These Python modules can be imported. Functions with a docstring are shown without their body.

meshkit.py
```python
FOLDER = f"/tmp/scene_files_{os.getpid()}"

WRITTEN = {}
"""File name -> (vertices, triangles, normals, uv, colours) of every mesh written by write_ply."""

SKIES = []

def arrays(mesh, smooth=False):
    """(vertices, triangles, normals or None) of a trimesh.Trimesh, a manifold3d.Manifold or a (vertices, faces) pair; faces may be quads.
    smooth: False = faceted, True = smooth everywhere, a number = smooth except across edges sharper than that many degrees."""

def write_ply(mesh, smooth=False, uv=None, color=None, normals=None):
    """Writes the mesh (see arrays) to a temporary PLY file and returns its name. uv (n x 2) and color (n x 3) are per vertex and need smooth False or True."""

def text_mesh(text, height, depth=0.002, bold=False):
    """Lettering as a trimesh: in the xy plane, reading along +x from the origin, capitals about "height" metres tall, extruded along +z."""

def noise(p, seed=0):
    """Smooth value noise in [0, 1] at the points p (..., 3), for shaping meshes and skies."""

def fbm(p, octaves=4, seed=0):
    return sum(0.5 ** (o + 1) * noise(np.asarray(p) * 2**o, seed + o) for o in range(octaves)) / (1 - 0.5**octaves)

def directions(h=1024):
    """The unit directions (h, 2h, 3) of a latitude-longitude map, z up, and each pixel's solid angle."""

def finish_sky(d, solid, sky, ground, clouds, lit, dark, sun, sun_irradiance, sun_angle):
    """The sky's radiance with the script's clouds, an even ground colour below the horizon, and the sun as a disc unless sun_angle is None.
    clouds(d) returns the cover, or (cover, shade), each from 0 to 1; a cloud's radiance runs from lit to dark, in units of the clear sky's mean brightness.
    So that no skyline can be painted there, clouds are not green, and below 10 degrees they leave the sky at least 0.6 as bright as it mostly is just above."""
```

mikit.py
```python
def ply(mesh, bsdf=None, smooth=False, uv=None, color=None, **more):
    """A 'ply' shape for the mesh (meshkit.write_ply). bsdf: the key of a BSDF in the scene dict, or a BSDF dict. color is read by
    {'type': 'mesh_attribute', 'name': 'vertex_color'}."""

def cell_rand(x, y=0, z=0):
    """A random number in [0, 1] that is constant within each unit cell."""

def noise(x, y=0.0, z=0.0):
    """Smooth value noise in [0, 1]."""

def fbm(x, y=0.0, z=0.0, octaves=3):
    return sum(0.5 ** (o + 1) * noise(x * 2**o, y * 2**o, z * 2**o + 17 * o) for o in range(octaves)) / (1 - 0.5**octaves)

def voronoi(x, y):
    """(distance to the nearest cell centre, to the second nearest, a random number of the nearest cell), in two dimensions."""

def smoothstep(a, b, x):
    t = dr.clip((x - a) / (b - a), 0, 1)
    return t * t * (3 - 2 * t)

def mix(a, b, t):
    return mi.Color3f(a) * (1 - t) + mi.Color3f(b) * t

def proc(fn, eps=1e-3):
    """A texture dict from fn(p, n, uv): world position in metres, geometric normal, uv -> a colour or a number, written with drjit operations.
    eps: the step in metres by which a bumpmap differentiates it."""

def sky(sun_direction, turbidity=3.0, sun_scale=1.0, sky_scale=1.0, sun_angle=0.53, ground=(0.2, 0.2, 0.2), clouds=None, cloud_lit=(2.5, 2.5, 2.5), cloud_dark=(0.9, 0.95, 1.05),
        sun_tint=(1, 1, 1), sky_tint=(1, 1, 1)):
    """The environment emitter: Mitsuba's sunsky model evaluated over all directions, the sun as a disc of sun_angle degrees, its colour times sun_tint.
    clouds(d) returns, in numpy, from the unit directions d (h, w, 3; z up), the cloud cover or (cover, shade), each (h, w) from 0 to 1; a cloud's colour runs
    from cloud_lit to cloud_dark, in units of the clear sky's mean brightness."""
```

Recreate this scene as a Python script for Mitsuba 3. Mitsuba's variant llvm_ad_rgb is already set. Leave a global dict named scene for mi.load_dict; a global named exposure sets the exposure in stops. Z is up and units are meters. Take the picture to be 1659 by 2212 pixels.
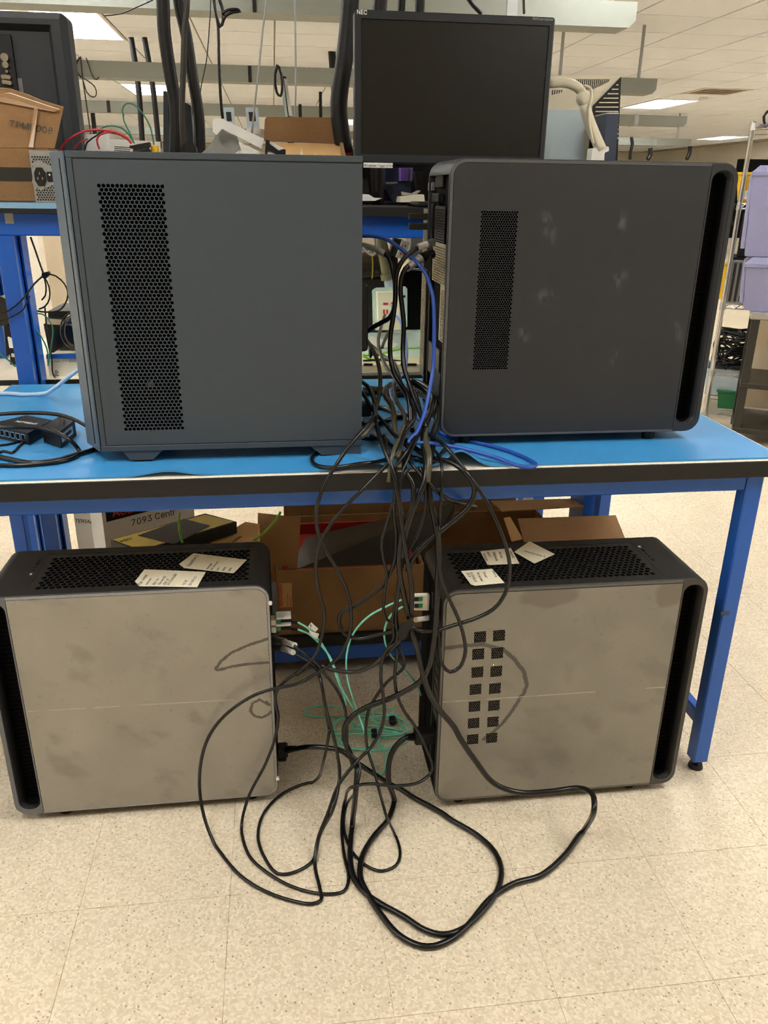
import math, random, numpy as np, trimesh, manifold3d as m3, mitsuba as mi, mikit, meshkit
from mikit import proc, noise, fbm, voronoi, cell_rand, smoothstep, mix
from shapely.geometry import Polygon, box as sbox, LineString
from shapely.ops import unary_union
import drjit as dr
random.seed(5); rng = np.random.default_rng(5)

# ---------------------------------------------------------------- camera, light, exposure
W, H = 1659, 2212
YAW, PITCH, ROLL, CAM, FPX = .1336, .3813, -.0135, np.array([.1423, -1.2859, 1.3749]), 1725.8
exposure = 0.08
LAMP = (14.9, 14.7, 14.1)                      # radiance of the ceiling light panels
CEIL = 2.57

def _axes():
    cy, sy, cp, sp, cr, sr = math.cos(YAW), math.sin(YAW), math.cos(PITCH), math.sin(PITCH), math.cos(ROLL), math.sin(ROLL)
    f = np.array([sy*cp, cy*cp, -sp]); r = np.array([cy, -sy, 0.]); d = np.cross(f, r)
    return f, cr*r + sr*d, -sr*r + cr*d
FW, RT, DN = _axes()
T = mi.ScalarTransform4f
scene = {'type': 'scene',
    'camera': {'type': 'perspective', 'fov': math.degrees(2*math.atan(W/2/FPX)), 'fov_axis': 'x', 'near_clip': .05, 'far_clip': 100.,
               'to_world': T().look_at(origin=CAM.tolist(), target=(CAM+FW).tolist(), up=(-DN).tolist())},
    'room_light': {'type': 'constant', 'radiance': {'type': 'rgb', 'value': [.05, .05, .05]}}}
labels = {}

def at(px, py, axis, val):
    "where the sight line of a photograph pixel meets a plane of the room (how the measurements were taken)"
    v = FW + (px - W/2)/FPX*RT + (py - H/2)/FPX*DN
    return CAM + v*(val - CAM[axis])/v[axis]

def lin(r, g, b):
    c = np.array([r, g, b])/255.
    return [float(x) for x in np.where(c <= .04045, c/12.92, ((c+.055)/1.055)**2.4)]

# ---------------------------------------------------------------- materials
def mat(key, rgb, rough=.5, metal=0., two=True, **k):
    c = rgb if isinstance(rgb, dict) else {'type': 'rgb', 'value': lin(*rgb)}
    b = {'type': 'principled', 'base_color': c, 'roughness': rough, 'metallic': metal, **k}
    scene['mat_'+key] = {'type': 'twosided', 'bsdf': b} if two else b
def P3(r, g, b): return mi.Color3f(*lin(r, g, b))

def f_floor(p, n, uv):
    wx, wy = p.x*1.0 + .004*noise(p.x*90, p.y*90), p.y + .004*noise(p.x*90+50, p.y*90)
    d, d2, r = voronoi(wx*210, wy*210)
    c = mix(P3(206, 192, 166), P3(236, 224, 202), r)
    c = mix(c, P3(186, 170, 144), smoothstep(.12, .02, d2-d)*.3)
    d, d2, r = voronoi(wx*105+9, wy*105+(p.x*24))
    c = mix(c, P3(98, 72, 44), dr.select(r > .90, smoothstep(.24, .14, d), 0)*.62)
    blot = fbm(p.x*2.3, p.y*2.3, 3.)
    return c*(.90 + .18*blot)
def f_mat(p, n, uv):
    a = fbm(p.x*5, p.y*5, 1.)
    return mix(P3(46, 124, 182), P3(66, 142, 196), a)
def f_card(p, n, uv):
    a = noise(p.x*12, p.y*12, p.z*12)*.5 + noise(p.x*160, p.y*160, p.z*160)*.25
    return mix(P3(124, 94, 64), P3(152, 119, 84), a)
def f_dark(p, n, uv):
    a = fbm(p.x*7, p.y*7, p.z*7)
    return mix(P3(40, 42, 46), P3(46, 48, 51), a)
def f_scuff(p, n, uv):
    c = mi.Color3f(f_dark(p, n, uv))
    for (x, z, rx, rz, sh) in SCUFFS:
        u = (p.x-x)/rx + sh*(p.z-z)/rz; v = (p.z-z)/rz
        e = dr.exp(-(dr.square(u)+dr.square(v))*1.4)*smoothstep(.35, .8, fbm(p.x*120, p.z*60, 3.))
        c = mix(c, P3(150, 150, 150), e*.17)
    return c
SCUFFS = [(at(a, b, 1, .383)[0], at(a, b, 1, .383)[2], rx, rz, s) for a, b, rx, rz, s in ((1185, 490, .014, .032, .5), (1335, 608, .018, .022, -.8), (1178, 640, .02, .014, .2), (1130, 722, .011, .016, .6), (1464, 716, .011, .020, .6), (1344, 480, .01, .018, 0.), (1330, 770, .012, .016, 0.))]
def seg_dist(x, z, pts):
    best = mi.Float(9.)
    for (ax, az), (bx, bz) in zip(pts[:-1], pts[1:]):
        vx, vz = bx-ax, bz-az
        t = dr.clip(((x-ax)*vx + (z-az)*vz)/(vx*vx+vz*vz), 0, 1)
        best = dr.minimum(best, dr.sqrt(dr.square(x-ax-t*vx) + dr.square(z-az-t*vz)))
    return best
def film_fn(curves, crease, base_a, base_b, wet=None):
    def fn(p, n, uv):
        x, z = p.x, p.z
        c = mix(mi.Color3f(*lin(*base_a)), mi.Color3f(*lin(*base_b)), fbm(x*9, z*9, 2.))
        sm = smoothstep(.55, .85, fbm(x*13+3, z*17+x*5, 5., 4))
        c = mix(c, P3(96, 92, 85), sm*.35)
        c = mix(c, P3(70, 66, 60), smoothstep(.90, .95, noise(x*170, z*170, 7.))*.16)
        wob = .0022*(noise(x*260, z*260) - .5)
        for pts, wid in curves:
            d = seg_dist(x, z, pts) + wob
            c = mix(c, P3(58, 56, 53), smoothstep(wid, wid*.6, d)*.8)
        (x0, z0), (x1, z1) = crease
        d = seg_dist(x, z, [(x0, z0), (x1, z1)])
        c = mix(c, P3(196, 188, 174), smoothstep(.0016, .0004, d)*.55*smoothstep(.15, .45, noise(x*40, 3.)))
        if wet:
            for (cx, cz, rx, rz) in wet:
                e = dr.sqrt(dr.square((x-cx)/rx) + dr.square((z-cz)/rz)) + .5*(fbm(x*30, z*30, 1.)-.5)
                c = mix(c, P3(104, 98, 90), smoothstep(1.05, .75, e)*.75)
        return c
    return fn

mat('floor', proc(f_floor), .32, specular=.45)
mat('joint', (120, 104, 82), .7)
mat('bluemat', proc(f_mat), .38, specular=.5)
mat('card', proc(f_card), .8, specular=.2)
mat('card_edge', (196, 160, 112), .85, specular=.2)
mat('tape', (150, 116, 78), .25, specular=.6)
mat('charcoal', proc(f_dark), .45, specular=.35)
mat('charcoal_scuffed', proc(f_scuff), .45, specular=.35)
mat('slate', (58, 66, 73), .45, specular=.4)
mat('slate_light', (66, 80, 92), .42, specular=.45)
mat('trim', (112, 112, 114), .38, .2)
mat('black', (15, 15, 16), .45, specular=.35)
mat('black_gloss', (10, 11, 13), .18)
mat('void', (9, 9, 10), .8, specular=.1)
mat('rubber', (14, 14, 15), .5, specular=.35)
mat('cable', (9, 9, 10), .27, specular=.45)
mat('cable_olive', (66, 62, 46), .3, specular=.5)
mat('cable_grey', (30, 30, 30), .35)
mat('aqua', (132, 226, 204), .35)
mat('blue_cable', (36, 74, 160), .35)
mat('pale_blue_cable', (110, 140, 205), .35)
mat('light_cable', (176, 206, 236), .35)
mat('lime', (112, 170, 40), .4)
mat('green_wire', (44, 120, 92), .4)
mat('red_wire', (190, 48, 58), .4)
mat('blue', (26, 82, 168), .28, specular=.5)
mat('navy', (48, 60, 82), .4)
mat('laminate', (222, 212, 194), .45)
mat('edge_black', (24, 24, 24), .45, specular=.35)
mat('white', (226, 226, 222), .5)
mat('paper', (236, 230, 206), .8)
mat('ink', (52, 52, 60), .8)
mat('pen_ink', (104, 104, 108), .8)
mat('shelf_blue', (120, 160, 190), .5)
mat('grey_ink', (120, 120, 124), .7)
mat('red', (176, 40, 34), .5)
mat('dark_red', (124, 26, 24), .5)
mat('ivory', (234, 229, 216), .8, specular=.2)
mat('tan_wall', (206, 192, 168), .8, specular=.2)
mat('ceil', (226, 229, 234), .9, specular=.1)
mat('ceil_bar', (128, 122, 110), .8)
mat('duct', (128, 132, 124), .5, .1)
mat('steel', (190, 190, 190), .3, .9)
mat('chrome', (205, 205, 205), .15, 1.)
mat('galv', (150, 152, 152), .4, .6)
mat('mesh_silver', (178, 172, 148), .35, .8)
mat('screen', (24, 23, 20), .35, specular=.3)
mat('bezel', (34, 38, 42), .45, specular=.35)
mat('tv', (44, 49, 55), .5, specular=.35)
mat('cream', (226, 222, 190), .5)
mat('mint', (196, 216, 208), .45)
mat('beige', (196, 190, 160), .5)
mat('lavender', (130, 131, 164), .35)
mat('yellow', (238, 190, 40), .35)
mat('green', (24, 108, 64), .4)
mat('purple', (118, 84, 168), .4)
mat('sky_panel', (196, 214, 226), .35)
mat('offwhite', (218, 212, 192), .7)
mat('hose_olive', (120, 116, 84), .6)
mat('bronze', (62, 54, 46), .3, .5)
mat('orange_red', (196, 78, 58), .5)
mat('gold', (196, 172, 66), .4)
mat('gunmetal', (52, 51, 47), .38, .5)
mat('clear', (235, 235, 235), .15, spec_trans=.0)
scene['mat_glass'] = {'type': 'thindielectric', 'int_ior': 1.3}
FILM = dict(rough=.33, metal=.25, specular=.5)
c3 = [(at(*q, 1, .2655)[0], at(*q, 1, .2655)[2]) for q in ((583,1379),(540,1392),(500,1410),(478,1428),(466,1444),(470,1448),(500,1440),(540,1434),(585,1431))]
c3b = [(at(*q, 1, .2655)[0], at(*q, 1, .2655)[2]) for q in ((575,1516),(582,1523),(560,1511),(546,1519),(541,1534),(549,1547),(566,1550),(580,1543),(588,1535))]
cr3 = [(at(*q, 1, .2655)[0], at(*q, 1, .2655)[2]) for q in ((60,1537),(585,1507))]
mat('film_left', proc(film_fn([(c3, .0042), (c3b, .0038)], cr3, (134, 130, 122), (150, 146, 138))), **FILM)
c4 = [(at(*q, 1, .1975)[0], at(*q, 1, .1975)[2]) for q in ((955,1401),(1000,1395),(1045,1392),(1085,1402),(1112,1424),(1132,1452),(1138,1480),(1130,1500),(1124,1505))]
c4b = [(at(*q, 1, .1975)[0], at(*q, 1, .1975)[2]) for q in ((1121,1512),(1104,1538),(1086,1562),(1066,1580),(1045,1596))]
cr4 = [(at(*q, 1, .1975)[0], at(*q, 1, .1975)[2]) for q in ((950,1517),(1436,1484))]
def _w(px, py, rx, rz): q = at(px, py, 1, .1975); return (q[0], q[2], rx, rz)
mat('film_right', proc(film_fn([(c4, .0060), (c4b, .0055)], cr4, (120, 117, 110), (134, 130, 121), [_w(1180, 1288, .075, .030), _w(1455, 1278, .05, .04)])), **FILM)

# ---------------------------------------------------------------- mesh helpers
def cbox(x0, x1, y0, y1, z0, z1, c=.0015):
    lo, hi = np.minimum([x0, y0, z0], [x1, y1, z1]), np.maximum([x0, y0, z0], [x1, y1, z1])
    c = min(c, .45*min(hi-lo))
    if c <= 0: return trimesh.creation.box(bounds=[lo, hi])
    v = []
    for k in range(3):
        a, b = lo + c, hi - c
        a[k], b[k] = lo[k], hi[k]
        v += [[(a, b)[i][0], (a, b)[j][1], (a, b)[l][2]] for i in (0, 1) for j in (0, 1) for l in (0, 1)]
    return trimesh.convex.convex_hull(np.array(v))
def rot(m, axis, deg, origin=(0, 0, 0)):
    m = m.copy(); m.apply_transform(trimesh.transformations.rotation_matrix(math.radians(deg), axis, origin)); return m
def move(m, *d): m = m.copy(); m.apply_translation(d); return m
def cat(*ms): return trimesh.util.concatenate([m for m in ms])
def extr(poly, depth):
    gs = getattr(poly, 'geoms', [poly])
    return cat(*[trimesh.creation.extrude_polygon(g, depth, engine='earcut') for g in gs])
def xz(m, y0=0.):
    "mesh made in (x, y, depth) -> stands in the x-z plane, its depth running to +y"
    m = m.copy(); v = m.vertices.copy(); m.vertices = np.c_[v[:, 0], v[:, 2]+y0, v[:, 1]]; m.invert(); return m
def rrect(x0, z0, x1, z1, r, q=8): return sbox(x0+r, z0+r, x1-r, z1-r).buffer(r, quad_segs=q)
def hull_prism(poly, y0, y1, b):
    "convex outline in x-z, from y0 to y1, both rims bevelled by b"
    o, i = np.array(poly.exterior.coords)[:-1], np.array(poly.buffer(-b, join_style=2).exterior.coords)[:-1]
    v = [np.c_[a[:, 0], np.full(len(a), y), a[:, 1]] for a, y in ((i, y0), (o, y0+b), (o, y1-b), (i, y1))]
    return trimesh.convex.convex_hull(np.vstack(v))
def man(m): return m3.Manifold(m3.Mesh(np.asarray(m.vertices, np.float32), np.asarray(m.faces, np.uint32)))
def unman(a):
    k = a.to_mesh(); return trimesh.Trimesh(k.vert_properties[:, :3], k.tri_verts, process=False)
def cut(m, *holes):
    a = man(m)
    for h in holes: a = a - man(h)
    return unman(a)
def cyl(p, q, r, n=16, r2=None):
    p, q = np.asarray(p, float), np.asarray(q, float); d = q-p; L = np.linalg.norm(d); d = d/L
    a = np.cross(d, [.3, .9, .1] if abs(d[1]) < .8 else [1, 0, 0]); a /= np.linalg.norm(a); b = np.cross(d, a)
    t = np.arange(n)/n*2*np.pi; ring = np.cos(t)[:, None]*a + np.sin(t)[:, None]*b
    v = np.vstack([p + ring*r, q + ring*(r if r2 is None else r2), [p], [q]]); f = []
    for i in range(n):
        j = (i+1) % n; f += [[i, j, n+j], [i, n+j, n+i], [2*n, j, i], [2*n+1, n+i, n+j]]
    return trimesh.Trimesh(v, f, process=False)
def spline(pts, step=.012):
    p = np.asarray(pts, float)
    if len(p) == 2: return np.linspace(p[0], p[1], max(2, int(np.linalg.norm(p[1]-p[0])/step)))
    e = np.vstack([2*p[0]-p[1], p, 2*p[-1]-p[-2]]); out = []
    for i in range(1, len(e)-2):
        a, b, c, d = e[i-1], e[i], e[i+1], e[i+2]
        k = max(2, int(np.linalg.norm(c-b)/step))
        ta, tb = np.linalg.norm(b-a)**.5+1e-6, np.linalg.norm(c-b)**.5+1e-6
        tc = np.linalg.norm(d-c)**.5+1e-6
        m1 = tb*((b-a)/ta - (c-a)/(ta+tb) + (c-b)/tb); m2 = tb*((c-b)/tb - (d-b)/(tb+tc) + (d-c)/tc)
        t = np.linspace(0, 1, k, endpoint=False)[:, None]
        out.append((2*t**3-3*t**2+1)*b + (t**3-2*t**2+t)*m1 + (-2*t**3+3*t**2)*c + (t**3-t**2)*m2)
    out.append(p[-1:])
    return np.vstack(out)
def tube(path, r, n=8):
    p = np.asarray(path, float); t = np.gradient(p, axis=0); t /= np.linalg.norm(t, axis=1)[:, None]+1e-12
    a = np.cross(t[0], [.31, .2, .93]); a /= np.linalg.norm(a); A = []
    for k in range(len(p)):
        a = a - t[k]*(a@t[k]); a /= np.linalg.norm(a); A.append(a)
    A = np.array(A); B = np.cross(t, A); th = np.arange(n)/n*2*np.pi
    R = np.full(len(p), r) if np.isscalar(r) else np.asarray(r)
    v = (p[:, None] + R[:, None, None]*(np.cos(th)[None, :, None]*A[:, None] + np.sin(th)[None, :, None]*B[:, None])).reshape(-1, 3)
    f = []
    for k in range(len(p)-1):
        i = k*n + np.arange(n); j = k*n + (np.arange(n)+1) % n
        f.append(np.c_[i, j, j+n]); f.append(np.c_[i, j+n, i+n])
    v = np.vstack([v, p[0], p[-1]]); e = len(v)-2; i = np.arange(n); j = (i+1) % n
    f.append(np.c_[np.full(n, e), j, i]); L = (len(p)-1)*n; f.append(np.c_[np.full(n, e+1), L+i, L+j])
    return trimesh.Trimesh(v, np.vstack(f), process=False)
def honeycomb(x0, z0, nx, nz, pitch, hole, thick):
    "rings of hexagonal cells round hexagonal holes, in x-y, front face at depth 0, and the outline they fill"
    R, rr = pitch/math.sqrt(3), hole/math.sqrt(3)
    ang = np.radians(np.arange(6)*60+30); C = np.c_[np.cos(ang), np.sin(ang)]
    cs = np.array([(x0+(i+.5*(j % 2))*pitch, z0+j*pitch*math.sqrt(3)/2) for j in range(nz) for i in range(nx - (j % 2))])
    V = np.concatenate([np.c_[C*R, np.zeros(6)], np.c_[C*rr, np.zeros(6)], np.c_[C*rr, np.full(6, thick)]])
    F = []
    for i in range(6):
        j = (i+1) % 6; F += [[i, 6+j, j], [i, 6+i, 6+j], [6+i, 12+j, 6+j], [6+i, 12+i, 12+j]]
    F = np.array(F); n = len(cs)
    v = (V[None] + np.c_[cs, np.zeros(n)][:, None]).reshape(-1, 3); f = (F[None] + 18*np.arange(n)[:, None, None]).reshape(-1, 3)
    out = unary_union([Polygon(c + C*(R*1.0005)) for c in cs])
    return trimesh.Trimesh(v, f, process=False), out
def frame_of(o, xd, yd):
    M = np.eye(4); xd = np.asarray(xd, float)/np.linalg.norm(xd); yd = np.asarray(yd, float); yd = yd - xd*(xd@yd); yd /= np.linalg.norm(yd)
    M[:3, 0], M[:3, 1], M[:3, 2], M[:3, 3] = xd, yd, np.cross(xd, yd), o
    return M
def letters(s, h, o, xd, yd, depth=.0006, bold=False, shear=0.):
    m = meshkit.text_mesh(s, h, depth, bold)
    if shear: m.vertices[:, 0] += shear*m.vertices[:, 1]
    m.apply_transform(frame_of(o, xd, yd)); return m

# ---------------------------------------------------------------- things, parts
def _free(key):
    if key not in scene and key not in labels and not any(k.startswith(key+'__') for k in scene): return key
    n = 1
    while True:
        k = f'{key}_{n:03d}'
        if k not in scene and k not in labels: return k
        n += 1
def thing(name, label, category, group=None, kind=None):
    key = _free(name); labels[key] = {'label': label}
    if category: labels[key]['category'] = category
    if group: labels[key]['group'] = group
    if kind: labels[key]['kind'] = kind
    return key
def part(parent, name, mesh, m, smooth=False, label=None, kind=None, **k):
    base = parent+'__'+name; key = base; n = 1
    while key in scene: key = f'{base}_{n:03d}'; n += 1
    scene[key] = mikit.ply(mesh, 'mat_'+m, smooth, **k)
    if label or kind: labels[key] = {a: b for a, b in (('label', label), ('kind', kind)) if b}
    return key
def single(name, mesh, m, label, category, smooth=False, group=None, kind=None):
    key = thing(name, label, category, group, kind); scene[key] = mikit.ply(mesh, 'mat_'+m, smooth); return key
def struct(name, mesh, m, label=None, smooth=False):
    scene[name] = mikit.ply(mesh, 'mat_'+m, smooth); labels[name] = {'kind': 'structure', 'label': label or name.replace('_', ' ')}; return name
def bpx(x0, y0, x1, y1, y, depth, c=.0015):
    "a box whose front, at distance y, spans these photograph pixels"
    a, b = at((x0+x1)/2, y0, 1, y), at((x0+x1)/2, y1, 1, y); l, r = at(x0, (y0+y1)/2, 1, y), at(x1, (y0+y1)/2, 1, y)
    return cbox(l[0], r[0], y, y+depth, b[2], a[2], c)

# ---------------------------------------------------------------- room
TS = .3048
gx0, gx1, gy0, gy1 = -5, 10, -4, 15          # tile grid built piece by piece
fl = cat(cbox(-7, 11.6, -5, 24, -.06, -.0015, 0))
outer = [(-7, gx0*TS, -5, 24), (gx1*TS, 11.6, -5, 24), (gx0*TS, gx1*TS, -5, gy0*TS), (gx0*TS, gx1*TS, gy1*TS, 24)]
struct('floor', cat(fl, *[cbox(a, b, c_, d, -.03, 0, 0) for a, b, c_, d in outer]), 'floor', 'beige speckled vinyl tile floor')
tile = mikit.ply(cbox(.0004, TS-.0004, .0004, TS-.0004, -.004, 0, .0004), 'mat_floor')
n = 0
for j in range(gy0, gy1):
    for i in range(gx0, gx1):
        scene['floor__tile' + (f'_{n:03d}' if n else '')] = {**tile, 'to_world': T().translate([i*TS, j*TS, 0])}; n += 1

CS, cx0, cy0 = .635, -1.065, 5.03
struct('ceiling', cbox(-7, 11.6, -5, 24, CEIL+.006, CEIL+.10, 0), 'ceil_bar', 'white suspended tile ceiling')
light_cells = {(-1, 1), (-1, 8), (10, 8), (17, 18), (4, 15), (4, 22), (10, 1)}
light_cells |= {(a, b) for a in (-8, -4, 0, 4, 8, 14) for b in (-10, -5)} | {(-7, 1), (-7, 8), (-7, 15), (14, 1), (-1, 22), (16, -8), (16, 8)}
lit = {(i, j+d) for i, j in light_cells for d in (0, 1)}
vent_cell = (10, 6)
ctile = mikit.ply(cbox(.006, CS-.006, .006, CS-.006, CEIL, CEIL+.02, .003), 'mat_ceil')
cells = []
for i in range(-10, 20):
    for j in range(-16, 30):
        if (i, j) in lit or (i, j) == vent_cell: continue
        x, y = cx0+i*CS, cy0+j*CS
        if not (-7 <= x and x+CS <= 11.6 and -5 <= y and y+CS <= 24): continue
        q = np.array([x+CS/2, y+CS/2, CEIL]) - CAM; dep = q@FW
        u, v = FPX*(q@RT)/max(dep, .01)+W/2, FPX*(q@DN)/max(dep, .01)+H/2
        vis = dep > .5 and -120 < u < W+120 and -120 < v < 420
        cells.append((0 if vis else 1, np.linalg.norm(q), x, y))
cells.sort()
for n, (_, _, x, y) in enumerate(cells[:300]):
    scene['ceiling__tile' + (f'_{n:03d}' if n else '')] = {**ctile, 'to_world': T().translate([x, y, 0])}
rest = [cbox(x+.006, x+CS-.006, y+.006, y+CS-.006, CEIL, CEIL+.02, 0) for _, _, x, y in cells[300:]]
part('ceiling', 'distant_tiles', cat(*rest), 'ceil', kind='stuff')
for (i, j) in sorted(light_cells):
    x, y = cx0+i*CS, cy0+j*CS
    seen = {(-1, 1): 'large bright ceiling light panel at upper left above the dark television', (-1, 8): 'small bright ceiling light behind the hanging black hoses', (10, 8): 'bright ceiling light beyond the air vent at right', (17, 18): 'farthest bright ceiling light near the right wall'}.get((i, j))
    t = thing('ceiling_light', seen or 'white recessed ceiling light panel out of the frame', 'ceiling light', None if seen else 'ceiling lights outside the frame')
    ring = cut(cbox(x+.004, x+CS-.004, y+.004, y+2*CS-.004, CEIL-.004, CEIL+.004, 0), cbox(x+.03, x+CS-.03, y+.03, y+2*CS-.03, CEIL-.01, CEIL+.01, 0))
    part(t, 'frame', ring, 'white')
    d = trimesh.Trimesh([[x+.03, y+.03, CEIL], [x+CS-.03, y+.03, CEIL], [x+CS-.03, y+2*CS-.03, CEIL], [x+.03, y+2*CS-.03, CEIL]], [[0, 2, 1], [0, 3, 2]])
    part(t, 'diffuser', d, 'white', emitter={'type': 'area', 'radiance': {'type': 'rgb', 'value': list(LAMP)}})
x, y = cx0+vent_cell[0]*CS, cy0+vent_cell[1]*CS
t = thing('ceiling_vent', 'square grey louvred air vent in the ceiling at right', 'air vent')
part(t, 'frame', cut(cbox(x+.004, x+CS-.004, y+.004, y+CS-.004, CEIL-.006, CEIL+.005, 0), cbox(x+.05, x+CS-.05, y+.05, y+CS-.05, CEIL-.02, CEIL+.02, 0)), 'galv_light')
part(t, 'backing', cbox(x+.05, x+CS-.05, y+.05, y+CS-.05, CEIL+.003, CEIL+.006, 0), 'galv_light')
for k in range(9): part(t, 'slat', rot(cbox(x+.05, x+CS-.05, y+.055+k*.058, y+.095+k*.058, CEIL-.003, CEIL-.001, 0), (1, 0, 0), 12, (x, y+.075+k*.058, CEIL)), 'galv_light')
t = single('smoke_detector', cyl((5.75, 9.75, CEIL-.03), (5.75, 9.75, CEIL), .06, 20), 'white', 'small round white detector on the ceiling beside the air vent', 'smoke detector', 40)
struct('wall_back', cbox(-7, 11.6, 24, 24.1, 0, CEIL+.1, 0), 'ivory', 'ivory back wall of the room')
struct('wall_right', cbox(11.6, 11.7, -5, 24, 0, CEIL+.1, 0), 'ivory', 'ivory right wall of the room')
struct('wall_left', cbox(-7.1, -7, -5, 24, 0, CEIL+.1, 0), 'ivory', 'ivory left wall of the room')
struct('wall_front', cbox(-7, 11.6, -5.1, -5, 0, CEIL+.1, 0), 'tan_wall', 'ivory wall behind the camera')
a, b, c_ = at(62, 600, 1, 3.2), at(93, 600, 1, 3.2), at(190, 600, 1, 3.2)
struct('wall_column', cbox(a[0]-.15, b[0], 3.2, 3.6, 0, CEIL+.006, 0), 'ivory', 'ivory column behind the left post')
struct('wall_partition', cbox(b[0], c_[0]+.5, 3.3, 3.4, 0, 1.34, 0), 'tan_wall', 'tan partition panel beside the ivory column')

# overhead ducts, each hung on rods
for k, (yy, xl, xr, lab) in enumerate(((2.84, -2.2, 1.85, 'nearest grey overhead cable duct crossing above the black monitor'), (5.31, -3., 3.10, 'second grey overhead cable duct, ending behind the white computer'),
                                (8.17, -4., 4.79, 'third grey overhead cable duct from the front'), (11.83, -5., 6.71, 'farthest grey overhead cable duct'))):
    t = thing('overhead_duct', lab, 'cable duct')
    hh = .105
    pr = Polygon([(xl, 2.1), (xr-.03, 2.1), (xr, 2.13), (xr, 2.1+hh), (xl, 2.1+hh)])
    part(t, 'channel', cut(xz(extr(pr, .16), yy), cbox(xl+.004, xr-.004, yy+.004, yy+.156, 2.104, 2.3, 0)), 'duct')
    for xx in ((-1.2, 1.65), (-1.5, 2.35, 2.98), (-2., 3.4, 3.75), (-3., 4.95, 6.5))[k]:
        part(t, 'hanger_rod', cyl((xx, yy+.08, 2.1), (xx, yy+.08, CEIL+.006), .012 if k else .007, 10), 'galv', 40)
    for px, py0, py1 in (((549, -4, 27),), ((539, 142, 178),), ((233, 217, 243), (692, 198, 254), (648, 225, 255)), ((200, 243, 290),))[k]:
        a_, b_ = at(px, py0, 1, yy-.002), at(px, py1, 1, yy-.002); w_ = (.009, .012, .016, .03)[k]
        part(t, 'black_strap', cbox(a_[0]-w_, a_[0]+w_, yy-.006, yy, min(b_[2], 2.12), max(a_[2], 2.2), .002), 'rubber')
    part(t, 'strap', cbox(xr-.62, xr-.57, yy-.003, yy+.163, 2.097, 2.1+hh+.003, .001), 'galv')

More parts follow.
